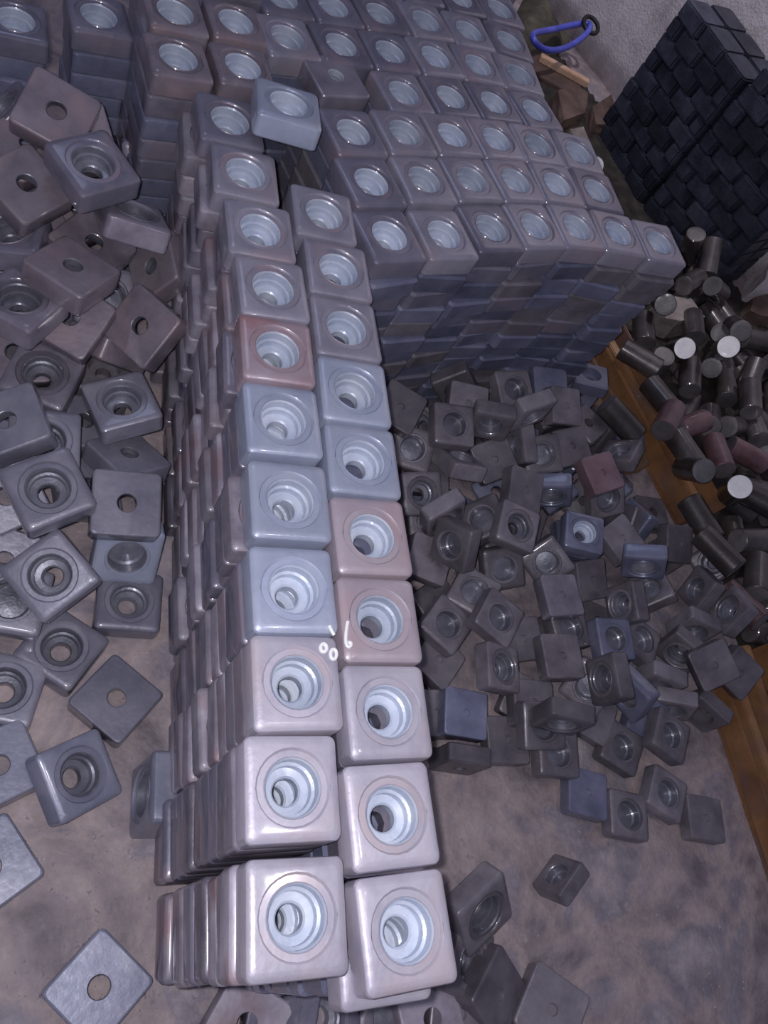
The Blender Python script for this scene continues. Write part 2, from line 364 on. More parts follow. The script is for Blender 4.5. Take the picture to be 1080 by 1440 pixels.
# stacks in the far left corner of the big stack
for j, (x, y, a) in enumerate([(1.55,12.24,.2),(2.58,12.52,.2),(1.50,13.36,.2),(2.50,13.64,.2),(1.46,14.5,.2),(2.46,14.78,.2)]):
    for k in range(NL):
        z = .2+T*k
        if k == NL-1 or j == 0:
            lab = (f"brownish steel block topping the far left corner stacks, {ordn(j+1)} of them from the front" if k == NL-1 else
                   f"blue-lit steel block, {ordn(NL-k)} from the top in the far left corner stack")
            steel_block('A', 'brown' if k == NL-1 and j < 4 else rnd.choice(['far', 'heap_blue', 'grey']), TR(x+(0 if k == NL-1 else rnd.uniform(-.05, .03)), y+(0 if k == NL-1 else rnd.uniform(-.04, .01)), z, a), lab, 'steel blocks in the far left corner stacks', hx=.48, hy=1.02)
        else:
            fill.append((LB, TR(x, y, z, a), 0))
for s, (x, y, a, n) in enumerate([(.42,13.9,.18,10),(-.85,13.75,.12,9)]):
    for k in range(n):
        steel_block('A', rnd.choice(['heap_blue', 'far', 'heap_blue']), TR(x+rnd.uniform(-.04,.04), y+rnd.uniform(-.05,.05), .2+T*k, a+rnd.uniform(-.05,.05)),
                    f"bluish steel block, {ordn(n-k)} from the top in the {'inner' if s==0 else 'outer'} back left stack", 'steel blocks in the back left stacks', hx=.49)
# blocks lying on top of the stacks
def placed(u, v, z, ang, kind, lean, ld):
    p = at(u, v, z); a = math.radians(ang); d = at(u+10*math.cos(a), v+10*math.sin(a), z)-p
    m = Matrix.Rotation(math.atan2(d.y, d.x), 3, 'Z')
    if kind == 'K': m = m @ Matrix.Rotation(math.pi, 3, 'X')
    a = math.radians(ld); d = at(u+10*math.cos(a), v+10*math.sin(a), z)-p
    m = (Matrix.Rotation(math.radians(lean), 3, Vector((-d.y, d.x, 0))) @ m).to_4x4(); m.translation = p*S
    return m
steel_block('A', 'blue', placed(402, 160, 5.12, 18, 'A', 6, 250), 'loose steel block tilted on top of the tenth and eleventh stacks', None)
steel_block('A', 'grey', placed(467, 120, 4.56, 3, 'K', 1, 90), 'grey steel block lying face down in the gap on the big stack', None)
for k in range(10): fill.append((LB, TR(4.45, 12.85, .2+T*k, .3), 0))
fill.append((LB, TR(4.45, 12.85, 4.15, .3), 0))
UND = [
(-2.090,8.519,0.200,0.030),
(-2.065,9.669,0.200,0.042),
(-2.138,9.647,0.600,0.044),
(-2.088,10.832,0.200,-0.039),
(-2.102,10.780,0.600,0.004),
(-2.094,10.761,1.000,-0.028),
(-2.118,11.983,0.200,0.027),
(-2.127,11.974,0.600,-0.036),
(-2.091,11.920,1.000,-0.050),
(-2.070,11.927,1.400,-0.028),
(-1.011,8.730,0.200,-0.021),
(-1.013,9.853,0.200,0.018),
(-1.074,9.885,0.600,0.019),
(-1.013,11.031,0.200,-0.020),
(-1.061,10.973,0.600,-0.035),
(-1.085,10.984,1.000,0.010),
(-1.090,12.164,0.200,-0.016),
(-1.065,12.175,0.600,-0.002),
(-1.065,12.148,1.000,0.020),
(-1.085,12.188,1.400,-0.048),
(0.020,7.778,0.200,-0.048),
(0.023,8.889,0.200,0.008),
(-0.039,8.864,0.600,-0.032),
(0.036,10.026,0.200,0.026),
(0.034,10.085,0.600,-0.016),
(-0.012,10.052,1.000,0.028),
(-0.031,11.220,0.200,0.030),
(0.029,11.163,0.600,0.045),
(-0.033,11.187,1.000,0.011),
(0.033,11.187,1.400,0.042),
(0.004,12.335,0.200,-0.018),
(-0.026,12.316,0.600,-0.035),
(0.015,12.390,1.000,-0.034),
(-0.036,12.389,1.400,0.003),
(-0.008,12.329,1.800,0.009),
(1.076,7.946,0.200,-0.008),
(1.014,9.133,0.200,-0.047),
(1.049,9.127,0.600,-0.037),
(1.069,10.286,0.200,0.013),
(1.073,10.219,0.600,-0.007),
(1.022,10.278,1.000,-0.021)]
for x, y, z, a in UND: fill.append((LB, TR(x, y, z, a), 2))
join_many('stacked_steel_block', fill, [M['far'], M['heap_blue'], M['heap'], M['fill_dark']], 'dull steel blocks filling the big stack and right row below their top blocks', 'steel blocks')

# ---------------------------------------------------------------- loose blocks and round bar offcuts
def on_channel(u, v):
    s = (v-490)/215; return 0 < s < 1.05 and abs(u-(852+113*s)) < 30
LOOSE = [
('B','v',11.879,10.697,0.446,0.227,0.342,0.896,0.169),
('K','v',5.768,-0.094,0.165,0.000,-0.651,0.759,0.000),
('K','v',9.780,4.716,0.165,0.000,0.965,0.261,-0.000),
('B','v',7.751,9.493,0.165,0.827,0.000,0.000,-0.562),
('K','v',9.730,9.153,0.410,0.703,0.703,-0.079,-0.079),
('B','v',13.311,6.678,0.165,0.000,0.850,-0.527,0.000),
('K','v',10.792,6.821,0.165,0.000,-0.636,0.772,-0.000),
('A','v',13.293,7.746,0.165,0.000,-0.024,-1.000,0.000),
('A','v',7.336,7.705,0.165,0.000,-0.628,0.778,-0.000),
('K','v',9.463,8.390,0.165,0.901,0.000,0.000,0.434),
('A','v',8.114,7.240,0.165,0.840,0.000,-0.000,0.543),
('K','v',10.929,4.976,0.165,0.000,-0.985,0.173,0.000),
('B','v',4.849,6.276,0.410,0.362,0.607,0.362,-0.607),
('A','v',8.998,7.736,0.372,0.297,-0.197,0.932,0.063),
('B','v',6.219,5.704,0.165,0.183,-0.000,0.000,0.983),
('K','v',11.838,8.076,0.165,0.000,-0.419,-0.908,-0.000),
('B','v',17.045,1.638,0.410,0.448,-0.448,-0.547,0.547),
('B','v',12.819,9.595,0.625,0.098,-0.000,-0.000,0.995),
('K','v',18.211,-0.714,0.410,0.697,-0.121,0.697,0.121),
('K','v',11.253,10.217,0.363,0.233,-0.776,0.561,-0.168),
('K','v',11.834,10.791,0.947,0.163,-0.115,0.092,0.976),
('B','v',12.334,7.242,0.588,0.194,0.769,0.186,0.581),
('B','v',8.823,8.666,0.393,0.286,0.123,-0.262,-0.913),
('B','v',9.715,7.230,0.165,0.000,0.966,-0.258,-0.000),
('B','v',8.516,9.973,0.559,0.378,0.389,0.512,-0.666),
('A','v',10.311,9.853,0.165,0.985,-0.000,0.000,-0.170),
('B','v',6.975,9.216,0.410,0.337,-0.622,-0.337,-0.622),
('B','v',4.595,4.407,0.556,0.686,-0.173,0.686,-0.173),
('K','v',5.576,7.756,0.165,0.000,0.998,-0.060,-0.000),
('A','v',9.070,6.649,0.165,0.968,0.000,-0.000,-0.252),
('K','v',4.895,5.744,0.410,0.499,-0.501,-0.499,-0.501),
('B','v',14.103,2.701,0.775,0.995,-0.000,0.000,-0.104),
('K','v',5.626,5.142,0.371,0.976,0.178,-0.087,0.085),
('A','v',10.896,-0.202,0.165,0.000,0.698,-0.716,0.000),
('B','v',10.465,-1.959,0.165,0.760,-0.000,-0.000,0.650),
('B','v',12.391,8.474,0.359,0.244,0.878,-0.394,-0.116),
('A','v',10.790,8.683,0.410,0.607,-0.607,0.362,-0.362),
('K','v',5.631,1.271,0.348,0.902,0.075,0.151,0.398),
('K','v',5.636,6.155,0.634,0.085,0.885,-0.121,-0.441),
('A','v',5.056,2.893,0.165,0.000,0.062,0.998,0.000),
('K','v',8.153,9.158,0.489,0.208,-0.929,-0.307,0.012),
('B','v',4.963,6.524,1.045,0.521,0.799,0.020,-0.298),
('K','v',11.261,9.292,0.410,0.546,0.449,-0.546,0.449),
('A','v',5.618,8.731,0.410,0.143,-0.692,-0.143,-0.692),
('K','v',12.083,6.543,0.427,0.271,0.713,0.539,-0.358),
('K','v',4.763,1.053,0.165,0.000,-0.024,-1.000,-0.000),
('A','v',10.695,9.903,0.544,0.812,0.050,-0.036,-0.580),
('B','v',9.538,9.919,0.350,0.020,0.962,-0.072,0.261),
('B','v',4.578,7.873,0.576,0.639,-0.315,-0.633,0.302),
('A','v',12.135,9.719,0.491,0.043,0.698,0.116,0.706),
('B','v',12.976,-1.202,0.165,0.000,-0.038,-0.999,0.000),
('A','v',2.337,-10.840,0.165,0.000,-0.899,0.437,0.000),
('A','v',12.998,3.114,0.410,0.264,-0.264,-0.656,0.656),
('K','v',6.190,6.913,0.434,0.626,0.515,0.372,0.452),
('B','v',13.390,1.584,0.410,0.488,0.488,0.511,0.511),
('K','v',4.422,-7.838,0.165,0.000,0.399,0.917,-0.000),
('K','v',8.672,9.340,0.749,0.159,-0.650,-0.581,0.463),
('B','v',11.283,9.362,0.985,0.000,0.334,-0.942,0.000),
('K','v',11.737,-0.080,0.350,0.438,-0.153,0.081,-0.882),
('K','v',5.880,4.396,0.417,0.077,0.170,-0.894,-0.407),
('K','v',11.216,7.761,0.365,0.118,0.369,0.891,0.237),
('B','v',5.061,3.881,0.442,0.509,-0.789,-0.290,0.187),
('A','v',15.877,4.615,0.698,0.899,0.282,0.062,-0.330),
('A','v',12.673,0.925,0.565,0.000,-0.743,0.669,0.000),
('K','v',5.912,6.063,0.877,0.307,0.379,0.174,0.856),
('K','v',11.610,16.229,0.165,0.000,0.997,0.073,-0.000),
('K','v',18.655,5.245,0.384,0.177,-0.322,-0.061,-0.928),
('A','v',16.978,5.152,0.430,0.219,-0.624,0.188,0.726),
('B','v',2.930,3.936,4.965,0.711,-0.000,-0.000,0.703),
('K','v',7.491,8.362,0.374,0.049,-0.012,-0.969,0.241),
('A','v',4.909,-0.157,0.431,0.315,-0.601,-0.650,0.341),
('K','v',22.643,8.017,0.410,0.599,-0.599,0.376,-0.376),
('A','v',10.462,7.930,0.413,0.927,0.007,-0.296,0.228),
('B','v',5.304,7.169,0.381,0.020,0.055,0.946,0.320),
('B','v',10.816,13.641,0.165,0.831,0.000,0.000,-0.557),
('B','v',7.154,2.329,0.410,0.458,-0.538,-0.458,-0.538),
('B','v',5.550,3.746,0.534,0.412,-0.868,-0.171,0.221),
('A','v',15.229,3.199,0.775,0.198,-0.000,0.000,-0.980),
('A','v',7.951,9.796,1.135,0.272,0.296,0.582,-0.707),
('K','v',4.955,7.273,0.858,0.323,-0.936,0.140,0.025),
('A','v',3.316,12.998,0.165,0.000,-0.002,1.000,0.000),
('K','v',8.996,-5.722,0.165,0.000,0.573,0.820,-0.000),
('K','v',12.632,-3.399,0.410,0.660,0.660,0.254,0.254),
('B','v',5.337,10.129,4.965,0.000,0.444,0.896,0.000),
('B','v',-7.503,10.539,0.165,0.794,-0.000,-0.000,-0.608),
('B','v',6.659,-5.726,0.165,0.724,-0.000,0.000,-0.689),
('K','v',12.232,2.244,0.414,0.557,0.543,-0.439,-0.451),
('B','v',-1.078,9.834,1.151,0.259,0.945,0.195,0.053),
('A','v',5.805,2.363,0.410,0.676,-0.209,0.676,0.209),
('B','v',-9.858,17.824,0.410,0.457,-0.457,0.540,-0.540),
('A','v',18.774,1.976,0.165,0.000,0.137,0.991,0.000),
('K','v',31.294,30.609,0.165,0.000,0.099,-0.995,-0.000),
('K','v',4.989,6.031,1.387,0.767,0.426,-0.208,0.433),
('K','v',7.071,13.120,0.165,0.000,0.448,0.894,-0.000),
('A','v',7.760,6.002,0.435,0.152,0.832,0.281,-0.453),
('K','v',11.988,7.206,0.593,0.340,0.526,-0.310,-0.715),
('B','v',5.841,6.993,1.368,0.617,0.719,-0.009,-0.321),
('A','u',-1.931,12.072,2.200,0.000,-0.138,0.990,-0.000),
('A','u',-1.415,6.523,0.200,0.000,0.781,0.624,0.000),
('K','u',-1.731,12.152,1.800,0.704,-0.000,-0.000,0.710),
('A','u',-2.348,5.786,0.500,0.499,-0.499,0.501,-0.501),
('K','u',-1.719,8.914,1.000,0.000,0.978,0.211,0.000),
('A','u',3.773,10.528,0.500,0.088,-0.702,-0.088,-0.702),
('K','u',-1.758,8.412,0.600,0.890,0.000,-0.000,0.457),
('A','u',-2.016,12.403,2.900,0.676,-0.676,0.207,-0.207),
('C','u',18.141,12.251,0.288,0.313,0.092,0.701,-0.634),
('C','u',21.855,8.008,0.289,0.606,-0.635,0.311,0.364),
('C','u',19.629,6.652,0.291,0.520,-0.211,-0.675,0.479),
('C','u',13.775,15.768,0.288,0.706,0.611,-0.356,0.043),
('C','u',14.740,14.044,0.288,0.707,0.144,-0.692,0.006),
('C','u',19.503,7.578,0.288,0.648,0.696,0.125,-0.283),
('C','u',15.755,17.872,0.290,0.192,0.027,0.707,0.681),
('C','u',20.329,7.635,0.288,0.683,-0.634,0.312,-0.182),
('C','u',17.216,4.479,0.288,0.653,0.393,-0.588,0.271),
('C','u',15.677,4.855,0.294,0.670,-0.316,-0.633,0.227),
('C','u',13.095,13.866,0.288,0.706,0.684,0.178,0.041),
('C','u',15.891,6.327,0.288,0.523,-0.699,0.105,-0.476),
('C','u',19.466,10.105,0.288,0.452,0.201,0.678,-0.544),
('C','u',15.601,14.211,0.529,0.499,0.000,-0.000,0.867),
('C','u',16.968,17.792,0.294,0.658,0.706,-0.033,0.258),
('C','u',16.534,6.982,0.527,0.238,-0.875,0.005,0.421),
('C','u',20.779,11.257,0.288,0.347,-0.461,0.536,-0.616),
('C','u',19.732,12.726,0.288,0.466,0.701,0.091,-0.532),
('C','u',16.764,16.670,0.293,0.698,-0.699,-0.108,-0.115),
('C','u',17.597,6.903,0.288,0.607,-0.303,0.639,-0.362),
('C','u',16.214,5.445,0.288,0.004,0.694,-0.134,-0.707),
('C','u',13.914,20.893,0.288,0.285,-0.690,-0.153,-0.647),
('C','u',18.557,12.887,0.288,0.583,-0.278,-0.650,-0.400),
('C','u',12.900,14.973,0.288,0.563,-0.635,-0.310,0.428),
('C','u',12.111,18.298,0.288,0.034,0.699,0.105,0.706),
('C','u',17.321,12.716,0.451,0.506,0.809,-0.117,0.275),
('C','u',15.266,16.421,0.291,0.592,0.645,-0.290,-0.387),
('C','u',11.371,17.500,0.288,0.566,0.235,0.667,0.424),
('C','u',23.693,5.621,0.462,0.497,-0.641,-0.522,0.263),
('C','u',12.677,11.042,0.749,0.610,-0.706,0.034,0.358),
('C','u',15.498,15.914,0.522,0.312,-0.426,-0.244,0.813),
('C','u',16.115,8.271,0.288,0.499,0.693,0.139,0.501),
('C','u',18.729,6.847,0.288,0.503,0.585,0.397,-0.497),
('C','u',20.227,5.959,0.288,0.601,-0.644,0.292,0.373),
('C','u',15.496,10.981,0.288,0.302,-0.171,-0.686,0.639),
('C','u',19.676,11.534,0.293,0.296,-0.558,-0.434,0.642),
('C','u',11.427,14.169,0.288,0.611,0.230,0.669,-0.356),
('C','u',14.540,11.962,0.591,0.151,-0.071,0.985,0.042),
('C','u',20.030,8.831,0.288,0.308,-0.700,0.098,-0.637),
('C','u',16.968,8.921,0.288,0.691,0.707,0.013,0.151),
('C','u',19.364,4.714,0.288,0.643,-0.114,-0.698,0.294),
('C','u',14.023,23.809,0.288,0.472,-0.700,-0.099,-0.527),
('C','u',12.429,12.714,0.288,0.564,0.668,-0.231,0.427),
('C','u',17.798,14.479,0.288,0.207,-0.071,0.704,-0.676),
('C','u',21.934,5.484,0.288,0.458,-0.554,0.439,-0.539),
('C','u',12.597,16.629,0.288,0.532,0.701,0.091,0.465),
('C','u',17.386,9.348,0.585,0.306,0.687,0.634,0.183),
('C','u',11.623,11.388,1.246,0.313,-0.737,0.318,0.507),
('C','u',18.776,13.800,0.288,0.451,-0.203,-0.677,-0.545),
('C','u',16.485,15.811,0.542,0.889,-0.383,-0.249,-0.031),
('C','u',20.054,10.062,0.600,0.141,-0.845,-0.490,-0.161),
('C','u',17.570,16.217,0.289,0.238,-0.159,-0.689,-0.666),
('C','u',20.208,10.822,0.288,0.667,0.423,0.567,0.236),
('C','u',17.792,6.058,0.495,0.513,0.852,-0.002,-0.103),
('C','u',16.230,14.688,0.294,0.316,-0.059,0.705,-0.633),
('C','u',14.727,17.322,0.288,0.299,0.605,-0.367,-0.641),
('C','u',14.729,15.725,0.288,0.094,0.468,-0.530,-0.701),
('C','u',14.838,14.656,0.288,0.006,0.692,0.144,-0.707),
('C','u',22.722,6.585,0.288,0.678,-0.065,-0.704,-0.202),
('C','u',13.441,12.887,0.978,0.594,-0.508,-0.492,0.383),
('C','u',18.453,7.699,0.529,0.000,-0.477,0.879,-0.000),
('C','u',18.999,8.956,0.293,0.587,0.077,-0.703,0.395),
('C','u',9.146,27.352,0.288,0.375,0.251,0.661,0.599),
('C','u',16.198,17.849,0.717,0.385,-0.377,-0.390,0.747),
('C','u',15.934,17.044,0.552,0.121,0.438,-0.072,-0.888),
('C','u',17.136,15.167,0.288,0.557,-0.632,0.318,-0.435),
('C','u',34.491,-1.167,0.288,0.579,0.511,0.489,-0.406),
('C','u',13.660,21.815,0.288,0.360,-0.706,-0.039,0.609),
('C','u',13.756,13.993,0.288,0.459,-0.192,-0.680,-0.538),
('C','u',18.322,9.269,0.288,0.292,0.575,0.412,-0.644),
('C','u',15.631,7.252,0.288,0.501,0.391,-0.589,0.499),
('C','u',3.297,17.499,0.555,0.897,-0.146,-0.415,0.042),
('C','u',16.416,4.321,0.293,0.700,-0.690,0.154,-0.097),
('C','u',23.543,0.272,0.288,0.326,0.341,0.620,-0.627),
('C','u',13.950,16.673,0.294,0.699,-0.144,0.692,-0.108),
('C','u',16.185,12.566,0.289,0.644,-0.691,0.148,-0.292),
('C','u',21.897,7.062,0.453,0.582,-0.556,0.145,-0.575),
('C','u',12.088,9.462,1.292,0.071,-0.535,0.367,0.758),
('C','u',12.368,19.226,0.288,0.233,0.098,-0.700,-0.668),
('C','u',14.254,15.336,0.553,0.307,0.177,-0.883,0.308),
('C','u',20.674,8.424,0.518,0.281,-0.499,-0.031,0.819),
('C','u',18.349,4.467,0.288,0.653,0.693,0.140,0.272),
('C','u',20.601,12.366,0.293,0.663,-0.706,-0.042,0.244),
('C','u',10.172,16.589,0.288,0.664,0.416,0.572,0.244),
('C','u',19.583,13.876,0.512,0.244,-0.382,-0.325,0.830),
('C','u',17.074,16.528,0.978,0.205,0.349,0.908,0.108),
('C','u',21.876,0.819,0.288,0.430,0.312,-0.635,-0.561),
('C','u',13.036,11.295,1.197,0.567,-0.636,-0.118,0.510),
('C','u',18.915,9.928,0.504,0.765,0.312,0.406,-0.390),
('C','u',13.428,8.434,0.550,0.792,0.555,0.233,-0.098),
('C','u',13.119,17.697,0.288,0.294,-0.602,0.371,-0.643),
('C','u',16.670,5.884,0.593,0.099,0.504,-0.797,-0.317),
('C','u',2.706,17.220,0.291,0.430,0.437,-0.556,0.561),
('C','u',21.544,10.225,0.292,0.415,0.614,-0.352,0.572),
('C','u',18.296,14.931,0.288,0.444,-0.626,0.328,0.550),
('C','u',15.340,18.470,0.289,0.667,0.562,-0.428,0.235),
('C','u',17.550,16.138,1.095,0.141,0.169,-0.855,0.469),
('C','u',8.267,15.750,0.288,0.453,-0.338,-0.621,0.543),
('C','u',20.520,-0.952,0.288,0.603,-0.295,0.642,-0.370),
('C','u',17.887,3.214,0.288,0.060,0.552,0.442,-0.705),
('C','u',15.762,15.376,0.564,0.091,0.368,0.191,0.905),
('C','u',16.726,15.213,0.824,0.577,-0.676,0.278,-0.364),
('C','u',18.266,2.676,0.293,0.012,0.544,0.451,0.707),
('C','u',17.641,3.872,0.288,0.066,0.446,0.549,0.704),
('C','u',18.486,9.292,0.865,0.690,-0.291,-0.643,-0.160),
('C','u',11.157,29.327,0.288,0.222,0.188,0.681,-0.671),
('C','u',9.690,20.173,0.288,0.558,0.051,-0.705,0.435),
('C','u',23.065,5.148,0.294,0.313,0.672,0.220,0.634),
('C','u',32.315,22.383,0.288,0.046,-0.183,0.683,-0.706),
('C','u',16.963,14.448,0.629,0.790,0.338,-0.267,-0.436),
('C','u',14.548,20.338,0.288,0.606,0.301,0.640,0.364),
('C','u',24.119,2.727,0.288,0.569,-0.640,0.301,-0.420),
('C','u',22.320,4.421,0.288,0.648,0.404,-0.581,0.282),
('C','u',20.035,23.329,0.288,0.542,-0.076,0.703,0.454),
('C','u',18.060,11.140,0.288,0.405,0.707,-0.015,0.580),
('C','u',19.023,12.532,0.867,0.700,-0.324,-0.628,0.100),
('C','u',17.583,7.992,0.288,0.613,0.314,-0.633,-0.352),
('C','u',21.337,19.686,0.288,0.241,-0.686,-0.169,0.665),
('C','u',6.630,1.525,0.289,0.459,0.679,0.196,0.538),
('C','u',11.347,15.448,0.288,0.392,-0.653,0.271,-0.588),
('C','u',16.565,8.540,0.633,0.779,0.452,0.026,0.434),
('C','u',17.563,15.063,0.909,0.309,0.470,0.701,0.438),
('C','u',29.012,22.762,0.288,0.638,0.175,0.685,-0.305),
('C','u',19.383,13.120,0.542,0.045,-0.429,-0.216,-0.876),
('C','u',19.499,-17.250,0.288,0.492,0.383,0.594,0.508),
('C','u',16.188,19.330,0.288,0.536,-0.348,-0.616,-0.462),
('C','u',19.545,4.051,0.293,0.134,0.552,0.441,0.694),
('C','u',17.808,12.118,0.755,0.665,-0.524,-0.133,-0.515),
('C','u',9.468,-1.782,0.288,0.579,0.488,0.512,0.407),
('C','u',16.142,16.460,0.953,0.061,0.816,0.086,-0.569),
('C','u',18.830,11.754,0.483,0.198,-0.058,-0.719,0.664),
('C','u',17.001,3.158,0.529,0.000,-0.849,0.529,0.000),
('C','u',17.670,-3.208,0.293,0.124,-0.082,-0.702,0.696),
('C','u',20.702,9.403,0.288,0.208,0.446,-0.548,0.676),
('C','u',20.749,7.177,0.494,0.842,0.237,-0.470,-0.117),
('C','u',21.094,6.618,0.576,0.887,-0.352,0.173,0.243),
('K','R',9.643,1.645,0.300,0.000,-0.991,0.133,-0.000),
('B','R',10.457,1.232,0.300,0.994,0.000,0.000,-0.113),
('B','R',11.418,1.548,0.360,0.962,0.015,0.032,-0.270),
('K','R',6.860,3.118,0.300,0.063,-0.683,0.725,-0.060),
('E','R',12.058,3.205,0.550,0.706,0.655,-0.267,0.035),
('K','R',6.956,4.050,0.400,0.036,-0.937,0.346,0.038),
('K','R',7.129,5.147,0.400,0.063,-0.957,-0.280,-0.030),
('K','R',8.661,3.334,0.400,0.116,-0.960,0.249,-0.060),
('K','R',8.548,3.173,0.760,0.051,-0.998,0.041,-0.010),
('K','R',10.101,2.987,0.400,0.087,-0.965,0.249,-0.002),
('B','R',8.494,2.728,1.030,0.991,0.127,-0.029,-0.009),
('K','R',11.303,2.948,0.490,0.070,-0.967,0.246,-0.004),
('B','L',-0.069,4.771,0.670,0.993,0.086,0.014,-0.077),
('K','R',7.178,3.018,0.680,0.035,-0.996,0.084,-0.003),
('K','R',8.109,2.615,0.380,0.026,-0.999,0.027,-0.005),
('B','R',10.648,2.427,0.350,0.962,0.044,-0.001,-0.269),
('B','R',11.461,2.532,0.800,0.962,0.029,0.063,-0.266),
('K','R',8.769,4.464,0.500,0.084,-0.995,-0.050,-0.023),
('B','R',11.559,4.472,0.600,0.955,0.021,0.048,-0.291),
('B','R',9.855,4.675,0.600,0.996,0.041,-0.014,0.073),
('B','R',8.985,2.320,0.600,0.998,0.034,-0.006,-0.059),
('B','R',9.805,3.451,0.930,0.851,0.326,-0.269,-0.313),
('E','R',13.174,4.829,0.600,0.753,0.634,-0.108,-0.143),
('E','R',11.187,5.127,0.930,0.495,0.521,-0.430,-0.547),
('B','R',12.273,5.626,0.600,0.674,0.188,-0.379,-0.606),
('B','R',7.095,6.751,0.600,0.985,0.142,-0.099,0.003),
('K','R',13.560,3.738,0.990,0.259,-0.907,0.332,-0.011),
('E','L',1.511,5.600,0.870,0.866,0.500,0.020,-0.010),
('K','L',-0.222,5.482,0.450,0.170,-0.978,0.118,0.036),
('K','L',0.870,6.754,0.600,0.124,0.761,-0.625,-0.121),
('C','R',14.610,19.282,0.600,0.873,0.274,-0.372,0.156),
('C','R',14.517,13.134,0.600,0.715,0.641,-0.267,0.080),
('C','R',13.552,11.662,1.050,0.762,0.460,0.450,0.077),
('K','R',6.831,5.826,0.850,0.104,-0.981,0.164,0.002),
('B','R',7.031,4.585,0.790,0.936,0.069,0.013,-0.345),
('E','R',11.720,3.664,0.700,0.697,0.699,-0.110,-0.119),
('E','R',12.545,4.265,0.700,0.719,0.574,-0.290,-0.264),
('K','R',10.550,5.727,0.700,0.208,-0.971,-0.099,0.059),
('E','R',7.049,5.841,1.570,0.680,-0.093,-0.602,0.409),
('K','R',12.665,3.798,1.240,0.133,-0.949,-0.179,-0.222),
('A','L',0.443,4.969,1.210,0.923,0.118,-0.150,0.333),
('C','R',17.379,13.574,0.700,0.861,0.219,-0.450,0.095),
('B','R',8.472,5.814,0.800,0.948,0.286,-0.093,0.104),
('E','R',10.729,3.311,0.950,0.656,-0.001,-0.707,0.265),
('E','R',13.482,5.609,0.800,0.601,0.233,-0.634,-0.427),
('K','L',0.741,7.842,0.800,0.065,0.769,-0.633,-0.058),
('K','L',-0.272,6.218,1.130,0.142,-0.853,0.492,0.100),
('C','R',16.456,12.276,0.800,0.815,0.343,-0.460,0.081),
('C','R',13.864,10.550,1.040,0.763,0.628,0.135,0.066),
('C','R',15.400,11.653,0.800,0.704,0.638,-0.305,0.067),
('C','R',16.840,11.705,0.620,0.734,0.601,-0.308,0.067),
('C','R',13.488,9.656,1.370,0.735,0.469,-0.487,0.059),
('C','R',16.198,13.477,0.800,0.733,0.603,-0.305,0.083),
('A','R',6.775,7.101,1.050,0.983,0.170,-0.035,0.054),
('E','R',7.003,6.547,1.380,0.702,0.643,0.005,0.306),
('B','R',7.653,5.188,0.900,0.947,0.063,-0.114,-0.292),
('B','R',9.479,5.960,0.900,0.881,0.205,-0.323,0.279),
('B','R',10.629,4.376,0.900,0.999,0.042,-0.012,-0.009),
('K','R',9.091,3.916,1.140,0.034,-0.999,-0.008,-0.009),
('E','R',8.512,2.721,1.650,0.705,0.697,-0.118,-0.058),
('E','R',9.687,3.373,1.650,0.480,0.522,-0.477,-0.519),
('K','R',13.011,6.631,0.900,0.205,-0.976,-0.003,0.070),
('K','L',1.371,5.975,1.650,0.104,-0.995,-0.010,0.002),
('C','R',15.108,12.323,0.990,0.919,0.264,-0.277,0.096),
('C','R',15.459,10.276,0.900,0.817,0.409,-0.402,0.065),
('C','R',13.026,8.736,1.650,0.718,0.695,-0.011,0.051),
('C','R',18.621,13.437,0.900,0.762,0.153,0.624,0.082),
('C','R',14.504,5.289,0.900,0.819,0.549,0.167,0.019),
('K','R',7.094,7.654,0.880,0.119,-0.991,0.029,-0.053),
('K','R',9.502,5.169,1.000,0.025,-0.999,-0.047,-0.008),
('B','R',7.855,4.596,1.210,0.952,0.066,0.058,-0.294),
('A','R',7.812,3.726,1.060,0.987,0.043,0.150,-0.041),
('A','R',14.025,6.251,0.880,0.770,0.324,-0.272,-0.478),
('B','R',11.298,7.541,1.000,0.912,0.370,-0.097,0.146),
('K','L',-0.322,7.064,0.940,0.086,-0.995,0.044,0.011),
('C','R',15.904,12.000,1.690,0.894,0.243,-0.364,0.094),
('C','R',14.511,9.837,1.090,0.717,-0.226,0.657,0.056),
('C','R',13.988,8.983,1.150,0.736,0.657,0.156,0.051),
('C','R',16.380,10.296,0.760,0.817,0.181,-0.544,0.063),
('C','R',17.229,10.447,0.730,0.764,0.612,-0.195,0.059),
('C','R',13.923,8.442,1.240,0.938,0.288,-0.185,0.059),
('C','R',15.200,9.140,1.000,0.764,0.621,-0.168,0.052),
('C','R',16.200,9.276,1.000,0.718,0.328,0.612,0.049),
('E','R',9.840,7.497,1.100,0.697,0.649,-0.280,0.117),
('B','R',11.975,8.642,1.100,0.852,-0.145,-0.397,-0.310),
('B','R',8.061,6.640,1.100,0.712,0.271,-0.271,-0.589),
('B','R',9.777,8.343,1.100,0.964,0.194,-0.171,0.065),
('A','L',0.177,6.866,1.700,0.999,0.044,0.002,0.016),
('K','L',1.436,7.074,1.100,0.176,0.932,0.296,-0.111),
('C','R',16.929,13.039,1.490,0.861,0.367,-0.340,0.097),
('C','R',13.808,7.217,1.100,0.719,0.670,0.183,0.034),
('C','R',16.979,11.055,1.100,0.704,0.634,-0.314,0.061),
('C','R',15.775,7.974,1.100,0.792,0.415,0.445,0.043),
('C','R',15.272,6.809,1.100,0.719,-0.029,0.694,0.029),
('K','R',8.476,7.973,1.200,0.150,-0.960,-0.176,-0.156),
('K','R',8.900,7.255,1.350,0.155,-0.982,0.075,0.077),
('A','R',8.345,6.245,1.650,0.983,0.104,0.013,-0.152),
('K','R',11.186,6.426,1.200,0.058,-0.954,-0.290,-0.039),
('K','R',10.545,8.602,1.140,0.120,-0.981,-0.143,-0.051),
